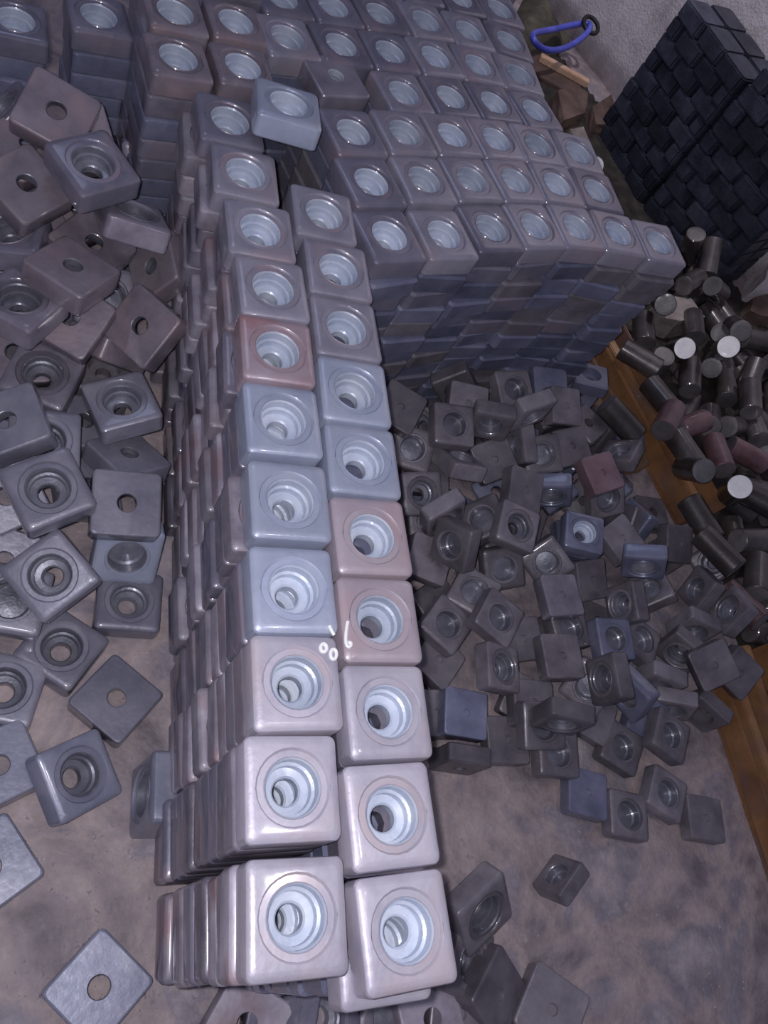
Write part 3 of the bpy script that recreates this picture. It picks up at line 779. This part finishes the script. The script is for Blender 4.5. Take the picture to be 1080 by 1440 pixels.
('E','R',13.832,5.006,1.140,0.568,0.277,-0.616,-0.470),
('A','L',0.283,5.919,1.980,0.967,0.072,-0.050,0.239),
('C','R',14.858,13.658,1.200,0.860,0.349,-0.358,0.105),
('C','R',14.849,7.911,1.380,0.938,0.135,-0.314,0.053),
('C','R',13.669,6.277,1.410,0.777,0.575,0.255,0.029),
('C','R',15.093,5.949,1.020,0.719,0.600,-0.350,0.022),
('B','R',6.592,7.917,1.300,0.969,0.196,-0.093,-0.122),
('K','R',10.823,7.758,1.510,0.079,-0.982,-0.166,-0.037),
('A','R',10.204,6.438,1.270,0.986,0.037,-0.098,-0.129),
('E','R',11.147,5.701,1.750,0.701,0.637,-0.307,0.096),
('B','R',7.492,7.628,1.460,0.952,-0.292,0.071,0.062),
('K','L',-0.286,6.860,2.090,0.119,-0.811,0.559,-0.126),
('A','R',6.964,8.573,1.170,0.850,0.320,-0.333,-0.255),
('K','R',10.305,9.371,1.500,0.166,-0.984,-0.041,0.052),
('E','R',9.045,8.298,1.350,0.452,0.602,-0.372,-0.543),
('K','R',6.182,8.463,1.770,0.173,-0.958,0.227,-0.008),
('K','R',7.875,9.013,1.500,0.168,-0.983,0.057,-0.046),
('K','R',10.238,10.027,1.290,0.121,-0.991,-0.002,-0.049),
('B','R',7.231,8.187,1.840,0.991,0.125,-0.039,-0.015),
('B','R',9.011,9.495,1.600,0.988,0.125,-0.039,0.088),
('K','L',0.998,8.907,1.600,0.346,0.876,0.233,-0.242),
('A','L',0.075,8.126,1.600,0.985,0.069,-0.011,-0.160),
('A','L',1.280,7.795,1.600,0.979,-0.039,-0.078,0.185),
('K','L',-0.371,8.727,1.270,0.174,-0.980,-0.100,-0.003),
('E','R',8.090,8.401,1.920,0.707,0.693,-0.143,0.005),
('E','R',8.842,8.576,2.220,0.680,0.705,0.059,0.195),
('K','L',1.497,8.779,2.420,0.086,-0.854,-0.353,-0.373),
('K','L',0.391,8.717,2.390,0.216,-0.948,0.235,-0.017),
('K','L',1.703,10.062,2.420,0.416,-0.655,0.566,-0.278),
('B','L',0.948,9.874,1.700,0.966,0.259,0.009,0.006),
('A','L',-0.320,8.451,2.800,0.962,-0.050,-0.048,-0.264),
('K','L',-0.105,10.028,2.400,0.086,-0.964,-0.252,-0.016),
('A','L',-0.547,9.662,2.870,0.990,-0.023,-0.129,-0.045),
('E','L',1.544,12.307,2.480,0.860,0.497,-0.051,0.101),
('K','L',0.376,11.033,2.330,0.165,-0.921,-0.349,-0.053),
('K','L',0.589,9.916,2.730,0.042,-0.952,0.289,0.096),
('A','L',1.138,10.180,3.220,0.975,-0.201,0.081,0.057),
('K','L',0.252,11.224,3.580,0.214,-0.959,-0.183,-0.029),
('K','L',0.317,8.912,3.140,0.087,0.953,-0.292,-0.001),
('A','L',-0.769,12.092,3.000,0.774,0.159,-0.392,-0.471),
('K','L',-0.410,10.083,3.450,0.122,-0.905,-0.407,0.007),
('K','L',-0.449,11.472,3.000,0.167,-0.925,-0.337,-0.047),
('K','L',-0.098,11.149,3.980,0.186,-0.971,0.146,0.041),
('A','L',0.462,10.167,4.030,0.953,0.051,-0.013,0.300)]
FIXED = [
('K',12.329,1.072,0.200,0.000,0.995,-0.096,-0.000),
('B',8.668,0.308,0.500,0.771,-0.528,-0.259,0.246),
('A',1.644,4.975,0.200,1.000,0.000,0.000,-0.026),
('A',0.691,4.186,0.200,0.957,0.000,0.000,-0.291),
('K',1.501,3.412,0.200,0.000,0.937,-0.348,-0.000),
('A',-0.046,3.565,0.200,0.993,0.000,0.000,-0.114),
('K',-0.013,2.486,0.200,0.000,0.975,0.224,0.000),
('K',-0.006,1.196,0.200,0.000,0.956,0.294,0.000),
('K',1.410,-0.336,0.200,0.000,0.921,-0.390,-0.000),
('A',0.968,2.290,0.420,0.956,0.051,0.184,0.225),
('A',2.045,1.972,0.520,0.555,0.420,-0.487,-0.528),
('K',3.318,-1.016,0.200,0.000,0.949,-0.314,-0.000),
('A',4.416,-1.102,0.200,0.986,0.000,0.000,0.168),
('K',8.140,-1.504,0.250,0.004,0.941,-0.331,0.070),
('A',6.856,0.019,0.800,0.826,0.193,0.282,-0.448),
('A',6.681,-0.647,0.400,0.947,0.089,0.243,-0.190),
('K',7.148,-1.133,0.300,0.173,-0.909,-0.356,0.131),
('K',6.546,-1.335,0.200,0.000,0.991,-0.134,-0.000),
('K',3.857,-0.881,0.200,0.000,0.990,-0.138,-0.000),
('B',5.446,-1.228,0.200,0.979,0.000,0.000,-0.205),
('K',6.067,-1.332,0.200,0.000,0.998,0.066,0.000)]
def pix(p):
    d = Vector(p)-Vector((0, 0, CH)); z = d.dot(CF); return 540+F*d.dot(CR)/z, 720+F*d.dot(CD)/z
def mwq(r, k=1.0):
    m = Quaternion(r[3:7]).to_matrix().to_4x4() @ Matrix.Scale(k, 4); m.translation = Vector(r[0:3])*S; return m
LK = {'A':'steel block, stepped hole up', 'B':'steel block, blind recess up', 'K':'steel block lying face down', 'E':'steel block standing on edge'}
things = []; buried = []; rods = []
for r in LOOSE:
    k, tg, q = r[0], r[1], r[2:]
    if k == 'C': rods.append((tg, q)); continue
    if tg in 'uv':
        uu, vv = pix(q[:3])
        if on_channel(uu, vv) or (260 < uu < 575) or q[2] > (2.4 if uu > 560 else 9) or (uu > 640 and vv < 330) or (uu < 300 and vv > 800) or (uu > 560 and vv > 1075) or (uu > 930 and vv > 1010) or uu < -60 or uu > 1140: continue
    if tg in 'uv': buried.append((LBF, mwq(q, .82 if tg == 'v' else 1), rnd.choice((0, 0, 1)))); continue
    if pix(q[:3])[0] > 880 and pix(q[:3])[1] < 480: continue
    things.append((k, 'right' if tg == 'R' else 'left', q))
for r in FIXED:
    x = pix(r[1:4])[0]; y = pix(r[1:4])[1]
    things.append((r[0], 'floor', r[1:]))
things.sort(key=lambda t: -pix(t[2][:3])[1])
cnt = {}
for k, side, q in things:
    u, v = pix(q[:3])
    if side == 'floor': zone = 'on the left floor' if u < 230 else ('by the front stacks' if v > 1250 else 'on the right floor')
    else: zone = f'in the {side} heap'
    cnt[(k, zone)] = cnt.get((k, zone), 0)+1; n = cnt[(k, zone)]
    if side == 'right' or (side == 'floor' and u > 600):
        mt = rnd.choice(['heap']*7+['heap_blue']); bo = 'bore_dim'
        if abs(u-842) < 15 and abs(v-668) < 15: mt = 'heap_red'
        if abs(u-818) < 12 and abs(v-752) < 12: mt = 'heap_blue'; bo = 'bore'
        if abs(u-785) < 12 and abs(v-840) < 12: mt = 'grey'
    else:
        mt = rnd.choice(['grey', 'far', 'grey', 'side']) ; bo = 'bore_dim'
        if v < 520 and k == 'K': mt = 'brown'
        if v > 1040 and u < 300: mt = 'blue' if k != 'K' else 'grey'; 
        if u < 240 and v > 560: mt = 'mid' if k != 'E' else 'blue'
        if u < 240 and v > 1040: mt = 'slate'
    look = {'mid':'violet-grey','slate':'slate-blue','heap':'dark grey','heap_blue':'bluish','heap_red':'reddish','grey':'grey','far':'grey-violet','side':'dull grey','brown':'brownish','blue':'blue-grey'}[mt]
    small = .82 if side == 'right' or (side == 'floor' and u > 900) else (.7 if side == 'floor' and u > 760 and v < 1300 else 1.0)
    kind = {'A':'A', 'B':'B', 'E':rnd.choice('AB'), 'K':'A' if side != 'right' and not (side == 'floor' and u > 600) else 'B'}[k]
    steel_block(kind, mt, mwq(q, small), f"{look} {LK[k]}, {ordn(n)} from the front {zone}", f'loose steel blocks {zone}', bore=bo)
join_many('buried_steel_block', buried, [M['heap'], M['heap_blue']], 'dark steel blocks buried lower in the loose heaps', 'steel blocks')

def rod_parts(r=.285, l=1.05, n=24):
    if 'rod' in MESH: return MESH['rod'], MESH['rod_end']
    bm = bmesh.new(); L = []
    for rr, z in ((r-.02, -l/2), (r, -l/2+.02), (r, l/2-.02), (r-.02, l/2)):
        L.append([bm.verts.new((rr*math.cos(2*math.pi*i/n)*S, rr*math.sin(2*math.pi*i/n)*S, z*S)) for i in range(n)])
    for i in range(3):
        for j in range(n):
            bm.faces.new((L[i][j], L[i][(j+1) % n], L[i+1][(j+1) % n], L[i+1][j])).smooth = True
    bm.normal_update()
    for e in bm.edges:
        if len(e.link_faces) == 2 and e.calc_face_angle(0) > math.radians(30): e.smooth = False
    me = bpy.data.meshes.new('rod'); bm.to_mesh(me); bm.free(); MESH['rod'] = me
    bm = bmesh.new()
    a = [bm.verts.new(((r-.02)*math.cos(2*math.pi*i/n)*S, (r-.02)*math.sin(2*math.pi*i/n)*S, l/2*S)) for i in range(n)]
    c = [bm.verts.new(((r-.1)*math.cos(2*math.pi*i/n)*S, (r-.1)*math.sin(2*math.pi*i/n)*S, (l/2+.008)*S)) for i in range(n)]
    for j in range(n): bm.faces.new((a[j], a[(j+1) % n], c[(j+1) % n], c[j])).smooth = True
    bm.faces.new(c); me = bpy.data.meshes.new('rod_end'); bm.to_mesh(me); bm.free(); MESH['rod_end'] = me
    return MESH['rod'], MESH['rod_end']
def with_mat(me, mat):
    k = (me.name, mat)
    if k not in MESH: m2 = me.copy(); m2.materials.clear(); m2.materials.append(M[mat]); MESH[k] = m2
    return MESH[k]
rods.sort(key=lambda t: -pix(t[1][:3])[1])
nb = nd = 0
for tg, q in rods:
    u, v = pix(q[:3])
    if not (-40 < u < 1150 and -40 < v < 1480) or on_channel(u, v): continue
    if tg in 'uv' and (v < 345 or v > 960 or u < 850 or (872 < u < 985 and 425 < v < 492)): continue
    ax = mwq(q).to_3x3() @ Vector((0, 0, 1)); view = (Vector((0, 0, CH))-Vector(q[:3])).normalized()
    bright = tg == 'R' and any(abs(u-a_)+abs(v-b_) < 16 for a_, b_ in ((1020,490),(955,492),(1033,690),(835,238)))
    mt = 'rod_red' if rnd.random() < .18 else 'rod'
    if bright: nb += 1; lab = f"round steel bar offcut with a bright cut end facing up, {ordn(nb)} such from the front"
    else: nd += 1; lab = f"{'reddish' if mt=='rod_red' else 'dark'} round steel bar offcut lying in the right-hand offcut heap, {ordn(nd)} from the front"
    o = bpy.data.objects.new('round_bar_offcut', None); COL.objects.link(o); o.empty_display_size = .02; o.matrix_world = mwq(q)
    b_me, e_me = rod_parts(); link('bar_body', with_mat(b_me, mt), o)
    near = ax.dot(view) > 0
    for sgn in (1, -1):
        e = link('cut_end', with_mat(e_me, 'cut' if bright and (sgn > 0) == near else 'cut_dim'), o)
        if sgn < 0: e.matrix_local = Matrix.Rotation(math.pi, 4, 'X')
    tag(o, lab, 'steel offcut', 'round bar offcuts heaped beside the rusty channel')

# ---------------------------------------------------------------- rusty channels between the heaps
def channel(x0, y0, x1, y1, w, h, mat, label, ribs=1):
    L = math.hypot(x1-x0, y1-y0); n = 10; t = .12
    root = bpy.data.objects.new('steel_channel', None); COL.objects.link(root); root.matrix_world = TR((x0+x1)/2, (y0+y1)/2, 0, math.atan2(y1-y0, x1-x0))
    r_ = random.Random(7)
    def strip(name, prof):
        bm = bmesh.new(); g = []
        for i in range(n+1):
            ww = r_.uniform(-.008, .008); g.append([bm.verts.new((L*(i/n-.5)*S, (p[0]+ww)*S, p[1]*S)) for p in prof])
        m = len(prof)
        for i in range(n):
            for j in range(m): bm.faces.new((g[i][j], g[i+1][j], g[i+1][(j+1) % m], g[i][(j+1) % m]))
        bm.faces.new(g[0]); bm.faces.new(g[n][::-1]); bmesh.ops.recalc_face_normals(bm, faces=bm.faces)
        bmesh.ops.bevel(bm, geom=[e for e in bm.edges if e.calc_face_angle(0) > .7], offset=.02*S, segments=2, affect='EDGES')
        me = bpy.data.meshes.new(name); bm.to_mesh(me); bm.free(); me.materials.append(M[mat]); link(name, me, root)
    strip('base_plate', [(-w/2, .005), (w/2, .005), (w/2, t), (-w/2, t)])
    strip('flange', [(-w/2, t), (-w/2+t, t), (-w/2+t*.8, h), (-w/2, h)])
    strip('flange', [(w/2-t, t), (w/2, t), (w/2, h), (w/2-t*.8, h)])
    for i in range(ribs):
        c = -w/2 + w*(ribs-i)/(ribs+1); strip('rib', [(c-.2, t), (c+.2, t), (c+.13, h*.75), (c, h*.85), (c-.13, h*.75)])
    return tag(root, label, 'steel channel')
channel(13.25, 13.1, 14.75, 7.75, 1.15, .68, 'orange', 'long rusty orange steel channel lying between the block heap and the offcuts', ribs=1)
channel(12.25, 12.1, 13.15, 8.9, .8, .45, 'umber', 'shorter rusty brown steel channel left of the long orange one', ribs=0)
channel(14.45, 4.5, 14.75, -1.5, 1.8, .6, 'orange', 'wide rusty orange-brown ribbed steel channel at the right edge of the floor', ribs=2)

# ---------------------------------------------------------------- black stack by the wall
def brick_mesh(l, d, h, seed):
    bm = bmesh.new(); r = random.Random(seed); bmesh.ops.create_cube(bm, size=1)
    for v in bm.verts:
        v.co = Vector((v.co.x*l*S, v.co.y*d*S, v.co.z*h*S)) + Vector((r.uniform(-1, 1), r.uniform(-1, 1), r.uniform(-.3, .3)))*.012*S
    bmesh.ops.bevel(bm, geom=[e for e in bm.edges if abs(e.verts[0].co.z-e.verts[1].co.z) > h*S*.5], offset=.06*S, segments=3, affect='EDGES')
    bmesh.ops.bevel(bm, geom=[e for e in bm.edges if e.calc_face_angle(0) > .9], offset=.045*S, segments=2, affect='EDGES')
    for f in bm.faces: f.smooth = False
    me = bpy.data.meshes.new('black_block'); bm.to_mesh(me); bm.free(); me.materials.append(M['black']); return me
BR = [brick_mesh(.96, .96, .495, i) for i in range(5)]
Bp, Cp, Dp = Vector((15.77, 22.3, 0)), Vector((16.72, 19.1, 0)), Vector((18.25, 16.0, 0))
black_fill = []
def black_stack(P, Q, layers, name, ncol):
    d = (Q-P).normalized(); nrm = Vector((-d.y, d.x, 0)); L = (Q-P).length; a = math.atan2(d.y, d.x); pitch = L/ncol
    for k in range(layers):
        cells = [(c*pitch, pitch) for c in range(ncol)] if k % 2 == 0 else [(0, pitch/2)] + [((c+.5)*pitch, pitch) for c in range(ncol-1)] + [((ncol-.5)*pitch, pitch/2)]
        sh = rnd.uniform(-.03, .03)
        for c, (s0, wd_) in enumerate(cells):
            for b in range(2):
                jit = rnd.uniform(-.06, .02) if b == 0 else 0
                p = P + d*(s0+wd_/2) + nrm*(.5+1.02*b+.05+jit+(sh if b == 0 else 0))
                half = wd_ < pitch*.8
                mw = TR(p.x, p.y, .25+.5*k, a)
                if b == 0 or k == layers-1:
                    key = ('br', round(pitch, 2), half, rnd.randint(0, 2))
                    if key not in MESH: MESH[key] = brick_mesh(wd_-.03, .96, .495, key[3])
                    o = link('black_block', MESH[key], None, mw)
                    lab = (f"black steel block atop the {name} black stack, {ordn(c+1)} in its {'front' if b==0 else 'back'} rank" if k == layers-1 else
                           f"black steel block, {ordn(layers-k)} layer down, {ordn(c+1)} from left in the {name} black stack")
                    tag(o, lab, 'steel block', f'black steel blocks in the {name} stack by the wall')
                else:
                    key = ('br', round(pitch, 2), half, 0)
                    if key not in MESH: MESH[key] = brick_mesh(wd_-.03, .96, .495, 0)
                    black_fill.append((MESH[key], mw, 0))
black_stack(Bp, Cp-(Cp-Bp).normalized()*.05, 9, 'farther', 3)
black_stack(Cp+Vector((.03, -.08, 0)), Dp, 10, 'nearer', 3)
join_many('hidden_black_block', black_fill, [M['black']], 'black steel blocks in the rear rank of the stacks by the wall', 'steel blocks')

# ---------------------------------------------------------------- odds and ends by the wall
def lump(name, pts, z0, h, mat, label, cat, seed=1, sub=2, rough=.12):
    """broken piece: footprint polygon in units, thick, edges uneven"""
    bm = bmesh.new(); r = random.Random(seed); n = len(pts)
    cx = sum(p[0] for p in pts)/n; cy = sum(p[1] for p in pts)/n
    b = [bm.verts.new((x*S, y*S, z0*S)) for x, y in pts]
    t = [bm.verts.new(((cx+(x-cx)*.88)*S, (cy+(y-cy)*.88)*S, (z0+h*r.uniform(.75, 1.1))*S)) for x, y in pts]
    bm.faces.new(b[::-1]); bmesh.ops.triangulate(bm, faces=[bm.faces.new(t)])
    for i in range(n): bm.faces.new((b[i], b[(i+1) % n], t[(i+1) % n], t[i]))
    bmesh.ops.subdivide_edges(bm, edges=bm.edges[:], cuts=sub, use_grid_fill=True)
    for v in bm.verts:
        if v.co.z > (z0+.02)*S: v.co += Vector((r.uniform(-1, 1), r.uniform(-1, 1), r.uniform(-1, 1)))*rough*.25*h*S
    bmesh.ops.recalc_face_normals(bm, faces=bm.faces)
    me = bpy.data.meshes.new(name); bm.to_mesh(me); bm.free(); me.materials.append(M[mat])
    return tag(link(name, me), label, cat)
def quad(*uv, z=0): return [tuple(at(u, v, z)[:2]) for u, v in uv]
lump('stone_slab', quad((882,462),(912,437),(952,440),(970,470),(930,478)), .02, .75, 'stone', 'flat grey-brown stone slab lying behind the offcut heap', 'stone', 3)
lump('plaster_chunk', quad((1036,452),(1040,432),(1068,424),(1095,430),(1095,458),(1060,462)), .02, .45, 'card', 'brownish plaster chunk at the foot of the whitewashed wall', 'rubble', 5)
lump('brick_fragment', quad((765,150),(790,138),(815,150),(812,180),(780,190)), .02, .6, 'card', 'reddish brick fragment on the floor behind the big stack', 'rubble', 6)
lump('rubble_lump', quad((820,165),(845,150),(862,172),(850,195),(826,192)), .02, .5, 'card', 'dark red rubble lump beside the black stack', 'rubble', 8)
lump('floor_stone', quad((790,195),(812,190),(822,212),(800,222)), .02, .4, 'stone', 'small dull stone beside the far corner of the big stack', 'rubble', 9)
lump('lime_lump', quad((1040,424),(1046,398),(1075,385),(1110,392),(1110,422),(1070,430)), .02, 1.0, 'wall', 'white lime-covered lump at the foot of the wall beside the black stack', 'rubble', 12)
def dark_layer():  # low dark layer added to keep the floor between the offcuts dark
    import mathutils.noise as mn
    P = [(14.9,3.2),(15.3,8),(14.2,13.6),(12.2,14.2),(11.3,13),(10.2,17.5),(9.6,21),(9.8,25),(14.5,27.5),(16.3,24.4),(17.6,22.2),(19,18.6),(20.6,15),(22,9),(20,3)]
    def inside(x, y):
        c = False; j = len(P)-1
        for i in range(len(P)):
            if (P[i][1] > y) != (P[j][1] > y) and x < (P[j][0]-P[i][0])*(y-P[i][1])/(P[j][1]-P[i][1])+P[i][0]: c = not c
            j = i
        return c
    bm = bmesh.new(); g = {}; st = .16
    def V(i, j):
        if (i, j) not in g:
            x, y = 9.4+i*st, 3+j*st; n = mn.noise(Vector((x*.7, y*.7, 1)))+.5*mn.noise(Vector((x*3, y*3, 4)))
            edge = all(inside(x+dx, y+dy) for dx, dy in ((.3,0),(-.3,0),(0,.3),(0,-.3)))
            g[i, j] = bm.verts.new((x*S, y*S, (max(.012, .07+.06*n) if edge else .002)*S))
        return g[i, j]
    for i in range(80):
        for j in range(155):
            x, y = 9.4+(i+.5)*st, 3+(j+.5)*st
            if inside(x, y): bm.faces.new((V(i, j), V(i+1, j), V(i+1, j+1), V(i, j+1))).smooth = True
    me = bpy.data.meshes.new('dark_layer'); bm.to_mesh(me); bm.free(); me.materials.append(M['dark_layer'])
    tag(link('dark_floor_layer', me), 'dark uneven layer covering the floor under the offcuts', 'dark_layer', kind='stuff')
dark_layer()
# board with a bright stick on it
def plank(name, a, b, wdt, h, z, mat, label, cat):
    A, B = at(*a, z), at(*b, z); d = B-A; me = brick_raw(d.length, wdt, h, M[mat]); o = link(name, me); c = (A+B)/2
    o.matrix_world = TR(c.x, c.y, z+h/2, math.atan2(d.y, d.x)); return tag(o, label, cat)
def brick_raw(l, d, h, mat):
    bm = bmesh.new(); bmesh.ops.create_cube(bm, size=1)
    for v in bm.verts: v.co = Vector((v.co.x*l*S, v.co.y*d*S, v.co.z*h*S))
    bmesh.ops.bevel(bm, geom=bm.edges[:], offset=.02*S, segments=2, affect='EDGES')
    me = bpy.data.meshes.new('plank'); bm.to_mesh(me); bm.free(); me.materials.append(mat); return me
plank('wooden_board', (738, 92), (812, 132), 1.3, .22, .01, 'card', 'dark brown wooden board on the floor behind the big stack', 'board')
plank('wooden_stick', (757, 84), (824, 121), .26, .2, .24, 'wood', 'pale bare wooden stick lying along the brown board', 'stick')
# crumpled dark sack
def sack():
    bm = bmesh.new(); n = 26; r = random.Random(9)
    P = [at(u, v, 0) for u, v in ((700, 72), (742, -14), (800, 66), (765, 92))]
    import mathutils.noise as mn
    g = []
    for i in range(n+1):
        row = []
        for j in range(n+1):
            s, t = i/n, j/n
            p = (P[0]*(1-s)+P[1]*s)*(1-t)+(P[3]*(1-s)+P[2]*s)*t
            e = min(s, 1-s, t, 1-t)
            z = .05+1.1*min(1, e*4)**.6*(.55+.6*mn.noise(Vector((p.x*.8, p.y*.8, 2))))+.12*mn.noise(Vector((p.x*3, p.y*3, 5)))
            row.append(bm.verts.new((p.x*S, p.y*S, max(.02, z if e > 0 else .02)*S)))
        g.append(row)
    for i in range(n):
        for j in range(n): bm.faces.new((g[i][j], g[i+1][j], g[i+1][j+1], g[i][j+1])).smooth = True
    bmesh.ops.recalc_face_normals(bm, faces=bm.faces)
    bnd = [v for v in bm.verts if v.is_boundary]
    me = bpy.data.meshes.new('sack'); bm.to_mesh(me); bm.free(); me.materials.append(M['sack'])
    return tag(link('crumpled_sack', me), 'crumpled dark olive sack beside the whitewashed wall', 'sack')
sack()
def loop_tube(name, pts, rad, mat, label, cat, closed=True, parent=None):
    cu = bpy.data.curves.new(name, 'CURVE'); cu.dimensions = '3D'; sp = cu.splines.new('NURBS'); sp.points.add(len(pts)-1)
    for i, p in enumerate(pts): sp.points[i].co = (p[0]*S, p[1]*S, p[2]*S, 1)
    sp.use_cyclic_u = closed; sp.order_u = 4; sp.use_endpoint_u = not closed; cu.bevel_depth = rad*S; cu.bevel_resolution = 3; cu.resolution_u = 6
    o = bpy.data.objects.new(name, cu); dg = bpy.context.evaluated_depsgraph_get(); me = bpy.data.meshes.new_from_object(o)
    bpy.data.objects.remove(o); me.materials.clear(); me.materials.append(M[mat])
    for p in me.polygons: p.use_smooth = True
    o = link(name, me, parent)
    return tag(o, label, cat) if label else o
pts = []
for i in range(16):
    a = 2*math.pi*i/16; u = 786+42*math.cos(a)*math.cos(-.2)-15*math.sin(a)*math.sin(-.2)*1; v = 50+42*math.cos(a)*math.sin(-.2)+15*math.sin(a)
    p = at(u, v, 1.25); pts.append((p.x, p.y, 1.25+.15*math.cos(a*2)))
strap = loop_tube('blue_strap', pts, .1, 'strap', 'blue strap loop lying on the crumpled sack', 'strap')
p0 = at(828, 40, 1.3)
buck = loop_tube('buckle', [(p0.x+.32*math.cos(t), p0.y+.32*math.sin(t), 1.42+.1*math.sin(t)) for t in [i*math.pi/4 for i in range(8)]], .07, 'rubber', None, None, True, strap)

# white marks laid across the block corners, reading like 0 0 6
def mark(key, uvs, closed):
    zt = 4.803; blk = BLK[key]
    o = loop_tube('white_mark', [(*at(u, v, zt)[:2], zt) for u, v in uvs], .022, 'white', None, None, closed)
    o.parent = blk; o.matrix_parent_inverse = blk.matrix_basis.inverted()
def oval(cx, cy, rx, ry): return [(cx+rx*math.cos(i*math.pi/5), cy+ry*math.sin(i*math.pi/5)) for i in range(10)]
mark(('L', 2, 11), oval(455, 911, 4.5, 6), True); mark(('L', 2, 11), oval(469, 920, 4.5, 7.5), True)
mark(('L', 3, 11), [(463,880), (465,885), (468,890), (470,893)], False)
mark(('R', 3, 11), [(489,874), (487,884), (486,895), (486,906), (490,911), (495,907), (493,902), (488,904)], False)

# floor grit: metal chips and crumbs nobody could count
def grit():
    V = []; Fc = []; r = random.Random(33)
    spots = []
    for i in range(420):
        u, v = r.choice([(r.uniform(0, 230), r.uniform(900, 1430)), (r.uniform(620, 1060), r.uniform(1090, 1430)), (r.uniform(20, 330), r.uniform(1150, 1430))])
        p = at(u, v, 0); s = r.choice((.015, .02, .03, .03, .05))*r.uniform(.6, 1.2); a = r.uniform(0, 6.3); o = len(V)
        for dx, dy, dz in ((-1, -.4, 0), (1, -.3, 0), (.2, .7, 0), (0, 0, .8)):
            V.append(((p.x+s*(dx*math.cos(a)-dy*math.sin(a)))*S, (p.y+s*(dx*math.sin(a)+dy*math.cos(a)))*S, (.001+s*dz)*S))
        Fc += [(o, o+2, o+1), (o, o+1, o+3), (o+1, o+2, o+3), (o+2, o, o+3)]
    me = bpy.data.meshes.new('grit'); me.from_pydata(V, [], Fc); me.materials.append(M['chip']); me.update()
    tag(link('metal_grit', me), 'small metal chips scattered on the concrete floor', 'grit', kind='stuff')
grit()
